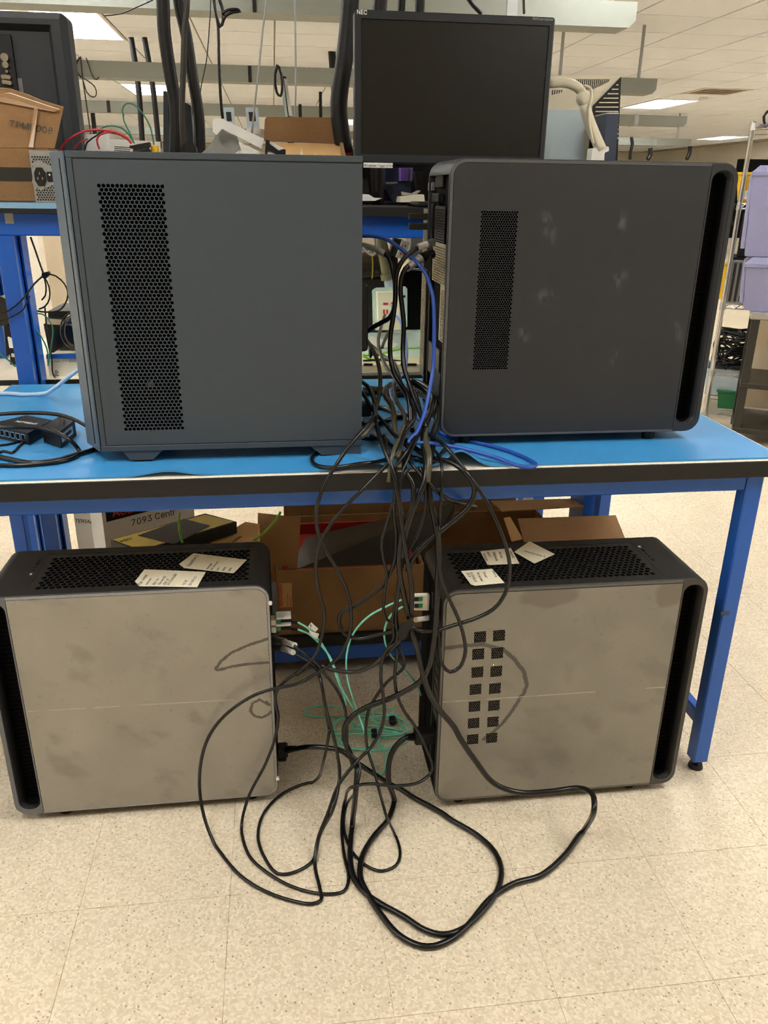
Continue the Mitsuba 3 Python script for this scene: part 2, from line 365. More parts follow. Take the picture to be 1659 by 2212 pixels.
# ---------------------------------------------------------------- bench
BX0, BX1, BF, BB = -.67, 1.232, .232, 1.085
t = bench = thing('workbench', 'long blue steel workbench with a black edged laminate top and a blue mat', 'workbench')
part(t, 'top', cbox(BX0, BX1, BF+.003, BB, .8105, .8475, .002), 'laminate')
part(t, 'edge_band', cbox(BX0, BX1+.003, BF, BF+.003, .8095, .8465, .001), 'edge_black', label='black edge band')
part(t, 'edge_band', cbox(BX1, BX1+.003, BF+.003, BB, .8095, .8465, .001), 'edge_black')
def square_tube(x0, x1, y0, y1, z0, z1): return cbox(x0, x1, y0, y1, z0, z1, .003)
part(t, 'apron', square_tube(BX0+.02, 1.157, .258, .296, .770, .8095), 'blue')
part(t, 'apron', square_tube(BX0+.02, 1.157, 1.02, 1.058, .770, .8095), 'blue')
part(t, 'apron', square_tube(1.16, 1.195, .298, 1.02, .770, .8095), 'blue')
for (x, y) in ((1.157, .255), (1.157, 1.02), (BX0+.005, .255), (BX0+.005, 1.02)):
    l = part(t, 'leg', square_tube(x, x+.039, y, y+.039, .026, .8095), 'blue')
    part(l, 'levelling_foot', cat(cyl((x+.0195, y+.0195, 0), (x+.0195, y+.0195, .012), .019, 16, .016), cyl((x+.0195, y+.0195, .012), (x+.0195, y+.0195, .03), .006, 8)), 'rubber', 40)
part(t, 'stretcher', square_tube(1.165, 1.19, .294, 1.02, .118, .158), 'blue')
part(t, 'stretcher', square_tube(BX0+.012, BX0+.037, .294, 1.02, .118, .158), 'blue')

# blue mat with its ripples
MX0, MX1, MY0, MY1 = BX0+.055, BX1-.012, BF+.012, 1.078
def mat_h(x, y):
    h = np.zeros_like(x)
    fy = np.clip(1-(y-MY0)/.17, 0, 1)
    h += .034*np.exp(-((x-.505-.12*(y-MY0))/.038)**2)*fy
    h += .014*np.exp(-((x-.30+.2*(y-MY0))/.05)**2)*np.clip(1-(y-MY0)/.14, 0, 1)
    h += .010*np.exp(-((x+.085)/.05)**2)*np.clip(1-(y-MY0)/.07, 0, 1)
    h += .007*np.exp(-((x-.41)/.03)**2)*np.clip(1-abs(y-.45)/.25, 0, 1)
    g_ = np.exp(-((x-.40)/.085)**4)*np.exp(-((y-.36)/.14)**4)
    h += g_*.011*(.5+.5*np.sin(x*75+y*38+2.*np.sin(y*21))) + g_*.005*np.sin(y*60-x*25)
    return np.maximum(h, 0)
gx, gy = np.meshgrid(np.linspace(MX0, MX1, 240), np.linspace(MY0, MY1, 70), indexing='ij')
hz = mat_h(gx, gy); top = np.stack([gx, gy, .8511+hz], -1).reshape(-1, 3); botv = np.stack([gx, gy, .8478+hz], -1).reshape(-1, 3)
nx_, ny_ = gx.shape; idx = np.arange(nx_*ny_).reshape(nx_, ny_)
q = np.stack([idx[:-1, :-1], idx[1:, :-1], idx[1:, 1:], idx[:-1, 1:]], -1).reshape(-1, 4); N = nx_*ny_
rim = np.concatenate([idx[:, 0], idx[-1, 1:], idx[-2::-1, -1], idx[0, -2:0:-1]]); r2 = np.roll(rim, -1)
F = np.vstack([q[:, [0, 1, 2]], q[:, [0, 2, 3]], q[:, [0, 2, 1]]+N, q[:, [0, 3, 2]]+N, np.c_[rim, rim+N, r2], np.c_[r2, rim+N, r2+N]])
single('bench_mat', trimesh.Trimesh(np.vstack([top, botv]), F, process=False), 'bluemat', 'bright blue antistatic mat rippled at its front edge, lying on the workbench', 'mat', 40)
MZ = .8511

# ---------------------------------------------------------------- rounded towers
TL, TD, TH = .604, .236, .567
def rounded_tower(label, X0, Y0, Z0, mirror, style):
    t = thing('computer_tower', label, 'computer tower', None)
    def M(m):
        m = m.copy(); v = m.vertices.copy()
        if mirror: v[:, 0] = TL - v[:, 0]
        m.vertices = v + [X0, Y0, Z0]
        if mirror: m.invert()
        return m
    dark = style != 'left_film'
    skin = {'dark': 'charcoal', 'right_film': 'gunmetal_body', 'left_film': 'trim'}[style]
    outline = rrect(0, 0, TL, TH, .032)
    body = hull_prism(outline, 0, TD, .004)
    u0, u1, v0, v1 = TL-.053, TL-.021, .022, TH-.020
    def stad(g, w): 
        p = rrect(u0-g, v0-g, u1+g*1.6, v1+g, (u1-u0)/2+g*.9); a = np.array(p.exterior.coords)[:-1]; return np.c_[a[:, 0], np.full(len(a), w), a[:, 1]]
    slot = trimesh.convex.convex_hull(np.vstack([stad(.0065, -.004), stad(0, .012)])); deep = trimesh.convex.convex_hull(np.vstack([stad(0, .010), stad(0, .04)]))
    HV = VENT
    vent_pocket = cbox(HV[0]-.004, HV[1]+.004, -.01, .05, HV[2]-.004, HV[3]+.004, 0)
    back = cbox(-.01, .016, .012, TD-.012, .03, TH-.03, 0)
    tp = cbox(.035, .505, .022, .205, TH-.03, TH+.01, 0)
    body = cut(body, slot, deep, back, tp, vent_pocket)
    part(t, 'body', M(body), 'body_'+style, 35)
    part(t, 'front_grille', M(cat(cbox(u0-.002, u1+.002, .036, .041, v0, v1, 0), *[cbox(u0, u1, .032, .036, v0+.01+k*.011, v0+.0125+k*.011, 0) for k in range(46)])), 'void', label='black recessed intake slot')
    sr = rrect(u0-.0002, v0-.0002, u1+.0002, v1+.0002, (u1-u0)/2)
    part(t, 'slot_lining', M(xz(extr(sr.difference(sr.buffer(-.0010)), .026), .009)), 'void')
    # rim of the side panel and the panel itself
    seam = TL-.0625
    rimo = rrect(.0015, .002, TL-.0015, TH-.002, .031); rimi = rrect(.0068, .0075, TL-.0068, TH-.0075, .026)
    part(t, 'panel_rim', M(xz(extr(rimo.difference(rimi).intersection(sbox(-1, -1, seam, 1)), .0022), -.0012)), 'rim_'+style, 35)
    fas = rrect(.0015, .002, TL-.0015, TH-.002, .031).intersection(sbox(seam+.0006, -1, 9, 9)).difference(rrect(u0-.006, v0-.006, u1+.010, v1+.006, (u1-u0)/2+.006))
    part(t, 'front_fascia', M(xz(extr(fas, .0022), -.0014)), 'fascia_'+style, label='smooth front strip round the intake slot')
    part(t, 'vent_lining', M(cut(cbox(HV[0]-.003, HV[1]+.003, .002, .049, HV[2]-.003, HV[3]+.003, 0), cbox(HV[0]-.002, HV[1]+.002, -.01, .047, HV[2]-.002, HV[3]+.002, 0))), 'void')
    pan = rrect(.0076, .0083, TL, TH-.0083, .0255).intersection(sbox(-1, -1, seam-.0008, 1))
    if style == 'left_film':
        p = part(t, 'side_panel', M(xz(extr(pan, .0020), -.0020)), 'film_left', label='grey film covered side panel')
        for (px, py) in ((583, 1304), (599, 1683)):
            q = at(px, py, 1, Y0-.004); part(t, 'film_clip', cyl((q[0]+.001, Y0-.005, q[2]), (q[0]+.001, Y0+.002, q[2]), .004, 12), 'white')
    else:
        hc, out = honeycomb(HV[0], HV[2], HVN[0], HVN[1], HVP, HVP*.80, .0025)
        pm = cat(xz(extr(pan.difference(out.buffer(1e-5)), .0020), -.0020), xz(hc, -.0020))
        p = part(t, 'side_panel', M(pm), 'charcoal_scuffed' if style == 'dark' else 'panel_metal', label='perforated side panel')
        if style == 'right_film':
            film = pan.buffer(-.0005)
            L4 = at(1000, 1500, 1, Y0-.0022)
            sq = []
            for cpx in (((1037,1376),(1078,1373)),((1033,1413),(1074,1411)),((1031,1452),(1072,1450)),((1027,1489),(1069,1487)),((1025,1526),(1067,1524)),((1023,1562),(1065,1559)),((1021,1597),(1062,1594))):
                for c in cpx:
                    w = at(*c, 1, Y0-.0022); u, v = w[0]-X0, w[2]-Z0; s = .0139
                    sq.append(Polygon([(u-s+.001, v-s-.0005), (u+s, v-s+.0005), (u+s-.001, v+s+.0005), (u-s, v+s-.0005)]))
            part(t, 'protective_film', M(xz(extr(film.difference(unary_union(sq)), .0003), -.0024)), 'film_right', label='smudged protective film with square cut-outs')
            dots = []
            hole = np.array([(math.cos(k*math.pi/3), math.sin(k*math.pi/3)) for k in range(6)])
            sqs = unary_union(sq).buffer(.0015)
            cs = [(HV[0]+(i+.5*(j % 2))*HVP, HV[2]+j*HVP*.866) for j in range(HVN[1]) for i in range(HVN[0]-(j % 2))]
            from shapely.geometry import Point
            from shapely.prepared import prep
            ps = prep(sqs)
            for c in cs:
                if not ps.contains(Point(c)): dots.append(extr(Polygon(np.array(c)+hole*.0011), .0002))
            part(t, 'dimple', M(xz(cat(*dots), -.00255)), 'film_dimple', kind='stuff', label='faint dots pressed into the film over the vent')
    # top vent
    hc, out = honeycomb(.050, .036, 32, 13, .0140, .0112, .006)
    topm = cat(extr(sbox(.035, .022, .505, .205).difference(out.buffer(1e-5)), .003), hc)
    v = topm.vertices; topm.vertices = np.c_[v[:, 0], v[:, 1], TH-.0005-v[:, 2]]; topm.invert()
    tv = part(t, 'top_vent', M(topm), 'black_satin', label='black honeycomb top vent')
    part(t, 'top_floor', M(cbox(.036, .504, .023, .204, TH-.0295, TH-.024, 0)), 'void')
    for k, (w, s) in enumerate(((.105, .004), (.125, .003), (.14, .003), (.158, .0045), (.178, .0045))):
        part(t, 'port', M(cbox(.517-s*.6, .517+s*.6, w-s, w+s, TH-.0005, TH+.0006, 0)), 'white' if k == (4 if not mirror else 0) else 'void')
    for (u, w) in ((.065, .03), (.50, .03), (.065, TD-.03), (.50, TD-.03)):
        part(t, 'foot', M(cat(cyl((u, w, -.0205), (u, w, .001), .0145, 20, .0165))), 'rubber', 40)
    return t, M
# vent outline measured on the dark tower standing on the bench
_X, _Y, _Z = .489, .385, .8715
a, b, c_ = at(1041, 457, 1, _Y), at(1120, 457, 1, _Y), at(1024, 796, 1, _Y)
HVP = (b[0]-a[0])/14.5; HVN = (15, int(round((a[2]-c_[2])/(HVP*.866)))+1)
VENT = (a[0]-_X, b[0]-_X, c_[2]-_Z, a[2]-_Z)
mat('body_dark', (38, 40, 43), .45); mat('body_right_film', (24, 23, 22), .5, specular=.3); mat('body_left_film', (18, 18, 19), .5, specular=.3)
mat('fascia_dark', (38, 41, 45), .42); mat('fascia_right_film', (52, 50, 46), .42); mat('fascia_left_film', (92, 94, 98), .42)
mat('rim_dark', (78, 80, 82), .35); mat('rim_right_film', (92, 90, 86), .35, .3); mat('rim_left_film', (138, 138, 140), .35, .2)
mat('black_satin', (16, 16, 17), .45, specular=.35); mat('panel_metal', (66, 63, 58), .4, .3); mat('film_dimple', (112, 106, 94), .5)
t2, M2 = rounded_tower('dark grey rounded computer tower standing upright on the right of the workbench', _X, _Y, _Z, False, 'dark')
t4, M4 = rounded_tower('film covered grey computer tower with square vent cut-outs, on the floor at right', .472, .1995, .0205, False, 'right_film')
t3, M3 = rounded_tower('film covered grey computer tower with a plain side on the floor at left', -.5, .2675, .0205, True, 'left_film')

# rear of the upright dark tower: frame, handle, vents, slots
def rear(t, X, pts):
    for (nm, (x0, y0, x1, y1), m, dep) in pts:
        a, b = at(x0, (y0+y1)/2, 0, X), at(x1, (y0+y1)/2, 0, X); zc = [at((x0+x1)/2, q, 0, X)[2] for q in (y0, y1)]
        part(t, nm, cbox(X-dep, X+.004, b[1], a[1], zc[1], zc[0], .001), m)
def rear_mesh(t, nm, X, box_, m, pitch=.0062):
    x0, y0, x1, y1 = box_; a, b = at(x0, (y0+y1)/2, 0, X), at(x1, (y0+y1)/2, 0, X); z1, z0 = [at((x0+x1)/2, q, 0, X)[2] for q in (y0, y1)]
    wy = a[1]-b[1]; hc, out = honeycomb(.004, .004, max(2, int((wy-.004)/pitch)), max(3, int((z1-z0-.006)/(pitch*.866))), pitch, pitch*.72, .002)
    pl = extr(sbox(0, 0, wy, z1-z0).difference(out.buffer(1e-5)), .0015)
    g = cat(pl, hc); v = g.vertices; g.vertices = np.c_[X-.002+v[:, 2], b[1]+v[:, 0], z0+v[:, 1]]
    part(t, nm, g, m)
part(t2, 'back_plate', cbox(_X+.0135, _X+.0165, _Y+.0125, _Y+TD-.0125, _Z+.031, _Z+TH-.031, 0), 'void')
XB = _X+.008
rear_mesh(t2, 'rear_vent', XB, (941, 445, 962, 522), 'gunmetal')
rear_mesh(t2, 'rear_vent', XB, (936, 524, 963, 612), 'mesh_silver')
rear_mesh(t2, 'rear_vent', XB, (951, 616, 963, 740), 'mesh_silver')
rear(t2, XB, [('handle_recess', (941, 378, 957, 404), 'black', .001), ('thumbscrew', (941, 418, 955, 436), 'black', .008), ('latch', (928, 394, 936, 412), 'trim', .004),
              ('bracket_strip', (922, 440, 931, 830), 'black', .003), ('slot_cover', (926, 745, 950, 815), 'gunmetal', .002), ('power_socket', (938, 800, 954, 850), 'black', .004)])
rear_mesh(t2, 'rear_vent', XB, (912, 450, 920, 815), 'mesh_silver', .005)
for yy in (468, 489):
    q = at(930, yy, 0, XB); part(t2, 'card_bracket', cbox(q[0]-.05, q[0]+.004, q[1]-.006, q[1]+.006, q[2]-.007, q[2]+.007, .001), 'gunmetal')
for (t, M, X, Y, Z, mir) in ((t4, M4, .472, .1995, .0205, False), (t3, M3, -.5, .2675, .0205, True)):
    part(t, 'back_plate', M(cbox(.0135, .0165, .0125, TD-.0125, .031, TH-.031, 0)), 'void')
    part(t, 'slot_frame', M(cat(cbox(.004, .014, .02, .026, .05, TH-.05, .001), cbox(.004, .014, .09, .096, .05, TH-.05, .001), *[cbox(.006, .014, .03, .086, .20+k*.03, .222+k*.03, .001) for k in range(9)])), 'gunmetal')
    part(t, 'latch', M(cbox(-.003, .01, .10, .115, TH-.10, TH-.06, .002)), 'black')

# ---------------------------------------------------------------- square cornered tower, left on the bench
y1_ = .33
t1 = thing('computer_tower', 'slate grey square cornered computer tower with hexagon vent, left on the workbench', 'computer tower')
L_, R_, Bz, Tz = -.2105, .3105, .888, 1.4355
a, b, c_ = at(214, 399, 1, y1_), at(351, 402, 1, y1_), at(272, 928, 1, y1_)
p1 = (b[0]-a[0])/14.; nz1 = int(round((a[2]-at(332, 926, 1, y1_)[2])/(p1*.866)))+1
hx, hz0 = a[0]-.0005, at(332, 926, 1, y1_)[2]
hc, out = honeycomb(hx, hz0, 15, nz1, p1, p1*.80, .0035)
body = cut(cbox(L_-.006, R_, y1_+.002, y1_+.285, Bz-.012, Tz, .002), cbox(hx-.01, hx+p1*15, y1_-.01, y1_+.06, hz0-.01, a[2]+.012, 0))
part(t1, 'body', body, 'body_slate')
part(t1, 'vent_lining', cut(cbox(hx-.009, hx+p1*15-.001, y1_+.002, y1_+.059, hz0-.009, a[2]+.011, 0), cbox(hx-.008, hx+p1*15-.002, y1_-.01, y1_+.057, hz0-.008, a[2]+.010, 0)), 'void', label='dark interior behind the vent')
pl = rrect(L_+.0005, Bz+.0015, R_-.0005, 1.4225, .001)
part(t1, 'side_panel', cat(xz(extr(pl.difference(out.buffer(1e-5)), .002), y1_-.0005), xz(hc, y1_-.0005)), 'slate', label='slate side panel with hexagon holes')
part(t1, 'top_strip', cbox(L_-.012, R_, y1_-.0005, y1_+.285, 1.4245, Tz+.0005, .001), 'slate')
part(t1, 'bottom_strip', cbox(L_-.012, R_, y1_-.0003, y1_+.285, Bz-.0125, Bz-.0005, .001), 'slate')
part(t1, 'front_post', cbox(L_-.0115, L_-.0015, y1_-.0003, y1_+.05, Bz-.0005, 1.4245, .0008), 'slate')
bz = Polygon([(L_-.0135, y1_+.001), (L_-.0165, y1_+.0015), (L_-.054, y1_+.068), (L_-.054, y1_+.285), (L_-.0135, y1_+.285)])
bm = extr(bz, Tz-Bz+.012); bm.apply_translation([0, 0, Bz-.012]); part(t1, 'front_bezel', bm, 'slate_light')
part(t1, 'bezel_seam', move(extr(Polygon([(L_-.0265, y1_+.018), (L_-.0285, y1_+.0215), (L_-.0275, y1_+.023), (L_-.025, y1_+.019)]), .535), 0, 0, Bz), 'void')
for (p0, p1_, p2, p3) in (((262, 967), (281, 989), (331, 993), (354, 972)), ((668, 965), (695, 982), (779, 979), (779, 960))):
    w = [at(*q, 1, y1_+.003) for q in (p0, p1_, p2, p3)]
    zt = Bz-.011
    poly = Polygon([(w[0][0], zt), (w[1][0], MZ+.0045), (w[2][0], MZ+.0045), (w[3][0], zt)])
    f = part(t1, 'foot', xz(extr(poly, .03), y1_+.003), 'slate'); part(f, 'pad', cbox(w[1][0]+.006, w[2][0]-.004, y1_+.006, y1_+.03, MZ+.0004, MZ+.005, .001), 'rubber')
    part(t1, 'foot', xz(extr(poly, .03), y1_+.24), 'slate')
q = at(325, 829, 1, y1_+.03); part(t1, 'label', cbox(q[0]-.006, q[0]+.006, y1_+.028, y1_+.03, q[2]-.006, q[2]+.006, .0005), 'grey_ink')
mat('body_slate', (40, 45, 50), .5)
mat('galv_light', (214, 206, 192), .6)

# ---------------------------------------------------------------- helpers for measured pieces
def P(px, py, y): return at(px, py, 1, y)
SZ = 1.336
def slab(corners, off):
    a = np.array(corners, float); n = len(a); b = a + np.asarray(off, float); v = np.vstack([a, b]); f = []
    for i in range(1, n-1): f += [[0, i+1, i], [n, n+i, n+i+1]]
    for i in range(n):
        j = (i+1) % n; f += [[i, j, n+j], [i, n+j, n+i]]
    m = trimesh.Trimesh(v, f, process=False)
    if m.volume < 0: m.invert()
    return m
def cutout(px, y, depth, holes=(), r=0.):
    pq = [(P(*q, y)[0], SZ+.0005 if 1.06 < y < 1.7 and 340 <= q[1] < 380 and (q[0] < 765 or q[0] > 1140) else P(*q, y)[2]) for q in px]
    poly = Polygon(pq).buffer(0)
    if r: poly = poly.buffer(-r).buffer(2*r, quad_segs=6).buffer(-r)
    for h in holes: poly = poly.difference(Polygon([(P(*q, y)[0], P(*q, y)[2]) for q in h]))
    return xz(extr(poly, depth), y)
def hbox(px, z, h):
    "a box whose upper face, at height z, has these photograph corners"
    return slab([at(*q, 2, z) for q in px], (0, 0, -h))
def open_box(x0, x1, y0, y1, z0, z1, w=.005):
    return cut(cbox(x0, x1, y0, y1, z0, z1, 0), cbox(x0+w, x1-w, y0+w, y1-w, z0+w, z1+.1, 0))

# ---------------------------------------------------------------- riser shelf and the bench behind
t = thing('riser_shelf', 'blue steel riser shelf with a black edged board behind the workbench', 'shelf')
SZ = 1.336
part(t, 'shelf_board', cbox(-1.15, 1.31, 1.065, 1.68, SZ-.024, SZ-.003, .001), 'laminate')
part(t, 'shelf_mat', cbox(-1.14, -.40, 1.07, 1.60, SZ-.003, SZ, .001), 'bluemat')
part(t, 'shelf_mat', cbox(-.35, 1.30, 1.07, 1.67, SZ-.003, SZ, .001), 'edge_black')
part(t, 'mat_lip', cbox(-1.14, -.42, 1.0585, 1.0602, SZ-.014, SZ+.0005, .0005), 'shelf_blue', label='pale blue mat lip')
part(t, 'edge_band', cbox(-1.15, 1.31, 1.060, 1.065, SZ-.026, SZ-.002, .001), 'edge_black')
part(t, 'beam', cbox(-1.15, 1.2, 1.10, 1.14, 1.252, SZ-.026, .003), 'blue')
part(t, 'beam', cbox(-1.15, 1.2, 1.55, 1.59, 1.252, SZ-.026, .003), 'blue')
def post(x, y, sgn):
    m = cat(cbox(x, x+.044, y, y+.005, .0, 1.252, .001), cbox(x, x+.005, y, y+pd, 0, 1.252, .001), cbox(x, x+.044, y+pd-.005, y+pd, 0, 1.252, .001),
            cbox(x+.038, x+.044, y, y+.018, 0, 1.252, .001), cbox(x+.038, x+.044, y+.072, y+pd, 0, 1.252, .001))
    return m
pd = at(70, 600, 0, -.558)[1]-1.10
for (x, y) in ((-.602, 1.10), (1.14, 1.10), (P(4, 760, 1.56)[0]-.03, 1.56), (1.12, 1.56)):
    p = part(t, 'post', post(x, y, 1), 'blue')
    part(p, 'slot_web', cbox(x+.030, x+.034, y+.005, y+pd-.005, .002, 1.25, 0), 'blue')
q = P(20, 472, 1.10); part(t, 'tape_patch', cbox(q[0]-.011, q[0]+.011, 1.0990, 1.1002, q[2]-.013, q[2]+.013, 0), 'galv', label='grey tape patch on the beam')
t = thing('back_workbench', 'second workbench standing behind, its top cluttered with equipment', 'workbench')
part(t, 'top', cbox(-1.4, 1.25, 1.215, 1.95, .80, .835, .002), 'laminate'); part(t, 'edge_band', cbox(-1.4, 1.25, 1.21, 1.215, .80, .835, .001), 'edge_black')
part(t, 'apron', cbox(-1.38, 1.2, 1.23, 1.27, .74, .80, .002), 'blue')
for (x, y) in ((-1.36, 1.23), (1.16, 1.23), (-1.36, 1.88), (1.16, 1.88)): part(t, 'leg', cbox(x, x+.04, y, y+.04, 0, .80, .002), 'blue')
t = thing('storage_shelf', 'low black edged shelf on a blue rail under the workbench', 'shelf')
part(t, 'board', cbox(.0, 1.1, .802, 1.38, .10, .137, .001), 'edge_black')
part(t, 'rail', cbox(.0, 1.1, .812, .85, .045, .10, .002), 'blue'); part(t, 'rail', cbox(.0, 1.1, 1.30, 1.34, .045, .10, .002), 'blue')
for (x, y) in ((0., .812), (1.06, .812), (0., 1.30), (1.06, 1.30)): part(t, 'foot', cbox(x, x+.04, y, y+.038, 0, .045, .002), 'blue')

# ---------------------------------------------------------------- under the bench
t = thing('cardboard_box', 'open brown cardboard box with a red warning label on the low shelf', 'box')
x0, x1, y0, y1_, z0, z1 = .112, .548, .82, 1.24, .137, .350
part(t, 'body', open_box(x0, x1, y0, y1_, z0, z1), 'card')
part(t, 'flap', slab([P(557, 1262, .83), P(640, 1248, .83), P(650, 1118, .98), P(560, 1108, 1.02)], (-.004, .002, 0)), 'card')
a = P(604, 1262, .82); l = part(t, 'warning_label', cbox(a[0]-.002, a[0]+.035, .8190, .8200, P(604, 1312, .82)[2], P(604, 1260, .82)[2], 0), 'card_edge')
part(l, 'lettering', letters('WARNING', .011, P(611, 1311, .8186), (0, 0, 1), (-1, 0, 0), .0004, True), 'red')
part(l, 'lettering', letters('DO NOT STACK', .004, P(623, 1310, .8186), (0, 0, 1), (-1, 0, 0), .0004), 'red')
part(l, 'lettering', letters('THIS SIDE UP', .004, P(630, 1310, .8186), (0, 0, 1), (-1, 0, 0), .0004), 'red')
part(t, 'tape', cbox(a[0]-.002, a[0]+.03, .8190, .8200, .140, .205, 0), 'tape')
t = thing('red_tray', 'red plastic tray lying inside the open cardboard box', 'tray')
part(t, 'rim', cut(cbox(x0+.02, x1-.02, y0+.012, y1_-.05, z1-.045, z1-.004, .002), cbox(x0+.035, x1-.035, y0+.022, y1_-.065, z1-.04, z1+.05, 0)), 'dark_red')
t = thing('dark_device', 'large dark plastic device lying tilted in the open cardboard box', 'device')
c0, c1, c2, c3_ = P(622, 1238, .875), P(900, 1226, .875), P(985, 1085, 1.10), P(662, 1160, 1.10)
part(t, 'casing', slab([c0, c1, c2, c3_], (.0, .025, -.05)), 'gunmetal')
nrm = np.cross(c1-c0, c3_-c0); nrm /= np.linalg.norm(nrm); nrm *= np.sign(nrm[2])
def onq(u, v): return (c0*(1-u)+c1*u)*(1-v) + (c3_*(1-u)+c2*u)*v
for (u, v) in ((.06, .2), (.30, .25), (.52, .3), (.36, .8), (.62, .85), (.88, .75)): part(t, 'screw_recess', cyl(onq(u, v)-nrm*.003, onq(u, v)+nrm*.0008, .008, 14), 'void')
for k in range(4): part(t, 'rib', slab([onq(.42, .35+k*.12), onq(.55, .35+k*.12), onq(.55, .37+k*.12), onq(.42, .37+k*.12)], nrm*.002), 'gold')
t = thing('cardboard_box', 'brown cardboard box with its lit flaps spread open under the right of the workbench', 'box')
x0, x1, y0, y1_, z1 = .60, 1.03, .86, 1.26, .335
part(t, 'body', open_box(x0, x1, y0, y1_, .137, z1), 'card')
part(t, 'flap', slab([P(1118, 1120, .93), P(1330, 1113, .93), P(1354, 1172, .80), P(1135, 1180, .80)], (0, .002, -.004)), 'card', label='lit front flap')
part(t, 'flap', slab([P(1060, 1082, 1.22), P(1272, 1076, 1.22), P(1291, 1091, 1.10), P(1085, 1104, 1.10)], (0, .001, -.004)), 'card', label='raised rear flap')
part(t, 'tape', slab([P(1088, 1120, .90), P(1102, 1117, .90), P(1130, 1165, .84), P(1105, 1170, .84)], (0, .001, .001)), 'card_edge')
t = thing('cardboard_box', 'dark brown cardboard carton standing behind the open boxes under the workbench', 'box')
part(t, 'body', cbox(.14, 1.0, 1.40, 1.72, .0, .62, .003), 'card'); part(t, 'tape', cbox(.54, .60, 1.3985, 1.40, .3, .615, 0), 'tape')
b1 = P(560, 1400, 1.0)
t = thing('cardboard_box', 'brown carton on the floor between the towers in the dark under the shelf', 'box')
part(t, 'body', cbox(-.05, .22, .95, 1.25, 0, .09, .003), 'card'); part(t, 'tape', cbox(.06, .11, .9488, 1.2512, -.0, .0912, 0), 'tape')
# behind the left floor tower
t = thing('carton', 'plain white carton with handwriting beside the blue post under the workbench', 'box')
a, b = P(164, 1150, 1.12), P(228, 1150, 1.12)
part(t, 'body', cbox(a[0], b[0], 1.12, 1.42, 0, P(200, 1095, 1.12)[2], .003), 'white')
part(t, 'lettering', letters('TERIAL', .011, P(161, 1128, 1.1194), (1, 0, -.12), (0, 0, 1), .0004, shear=.2), 'ink')
t = thing('carton', 'white carton with a dark and red print and the number 7093', 'box')
o = P(226, 1160, .98); xd = np.array([.82, .57, 0.]); w_ = .30
bx = slab([o+(0, 0, -.45), o+xd*w_+(0, 0, -.45), o+xd*w_+(0, 0, .10), o+(0, 0, .10)], (-.57*.09, .82*.09, 0))
part(t, 'body', bx, 'white')
nv = np.array([.57, -.82, 0.])
part(t, 'printed_panel', slab([o+xd*.012+(0, 0, .045), o+xd*.29+(0, 0, .045), o+xd*.29+(0, 0, .095), o+xd*.012+(0, 0, .095)], nv*.0006), 'black')
part(t, 'lettering', letters('Active', .026, o+xd*.03+(0, 0, .056)+nv*.0008, xd, (0, 0, 1), .0004, True), 'red')
part(t, 'lettering', letters('7093 Centr', .020, o+xd*.085+(0, 0, .012)+nv*.0006, xd, (0, 0, 1), .0004), 'ink')
t = thing('flat_carton', 'flat yellow and black carton lying behind the left floor tower', 'box')
yb = [(239, 1166), (443, 1109), (511, 1127), (397, 1181), (302, 1185)]
zt = .50
part(t, 'body', hbox([(239, 1166), (443, 1109), (511, 1127), (300, 1192)], zt, .035), 'black')
part(t, 'lid_print', slab([at(*q, 2, zt+.0003) for q in ((243, 1166), (443, 1112), (505, 1127), (305, 1188))], (0, 0, .0006)), 'gold', label='yellow printed lid')
part(t, 'lid_print', slab([at(*q, 2, zt+.001) for q in ((297, 1157), (398, 1121), (455, 1136), (375, 1176))], (0, 0, .0006)), 'black', label='black printed window')
part(t, 'lettering', letters('PRO', .012, at(262, 1172, 2, zt+.001), at(300, 1160, 2, zt)-at(262, 1172, 2, zt), at(262, 1150, 2, zt)-at(262, 1172, 2, zt), .0005, True), 'ink')
t = thing('cardboard_box', 'brown carton supporting the flat yellow carton behind the left floor tower', 'box')
q = [at(*s, 2, zt-.036) for s in ((258, 1170), (440, 1120), (495, 1135), (310, 1192))]
part(t, 'body', slab(q, (0, 0, -(zt-.036))), 'card')
t = thing('cardboard_box', 'small tan mailing box with print beside the flat yellow carton', 'box')
part(t, 'body', hbox([(455, 1172), (530, 1127), (560, 1132), (556, 1190), (470, 1192)], .46, .46), 'card_edge')
part(t, 'lettering', letters('Kenton', .010, at(505, 1172, 2, .4604), at(535, 1150, 2, .46)-at(505, 1172, 2, .46), at(490, 1155, 2, .46)-at(505, 1172, 2, .46), .0004), 'ink')
single('dark_case', cbox(-.86, -.66, .05, .24, 0, .05, .01), 'gunmetal', 'dark grey base poking in at the left edge beside the left floor tower', 'case')

# ---------------------------------------------------------------- sticky notes
def note(px, z, lab, lines, grp):
    t = thing('sticky_note', lab, 'paper note', None)
    c = [at(*q, 2, z) for q in px]
    part(t, 'sheet', slab(c, (0, 0, .0005)), 'paper')
    for s, o, d, up, h in lines:
        o3 = at(*o, 2, z+.0006); part(t, 'handwriting', letters(s, h, o3, at(o[0]+d[0], o[1]+d[1], 2, z+.0006)-o3, at(o[0]+up[0], o[1]+up[1], 2, z+.0006)-o3, .0003, shear=.25), 'pen_ink')
N8 = lambda *q: [(x/2.676, 1060+y/2.676) for x, y in q]
N4 = lambda *q: [(960+x/3.77, 1060+y/3.77) for x, y in q]
zt3 = .0205+TH
ln = [(s, N8(o)[0], (19, -25), (-20, -1), h) for s, o, h in (('Pac view', (810, 548), .0085), ('account', (850, 545), .006), ('Bac 2u', (893, 545), .0065), ('Server 03', (925, 545), .0065), ('ERC IP', (955, 545), .0065), ('10.10.30.108', (975, 548), .006), ('OS IP', (1065, 548), .0065), ('10.100.2.2', (1100, 550), .006))]
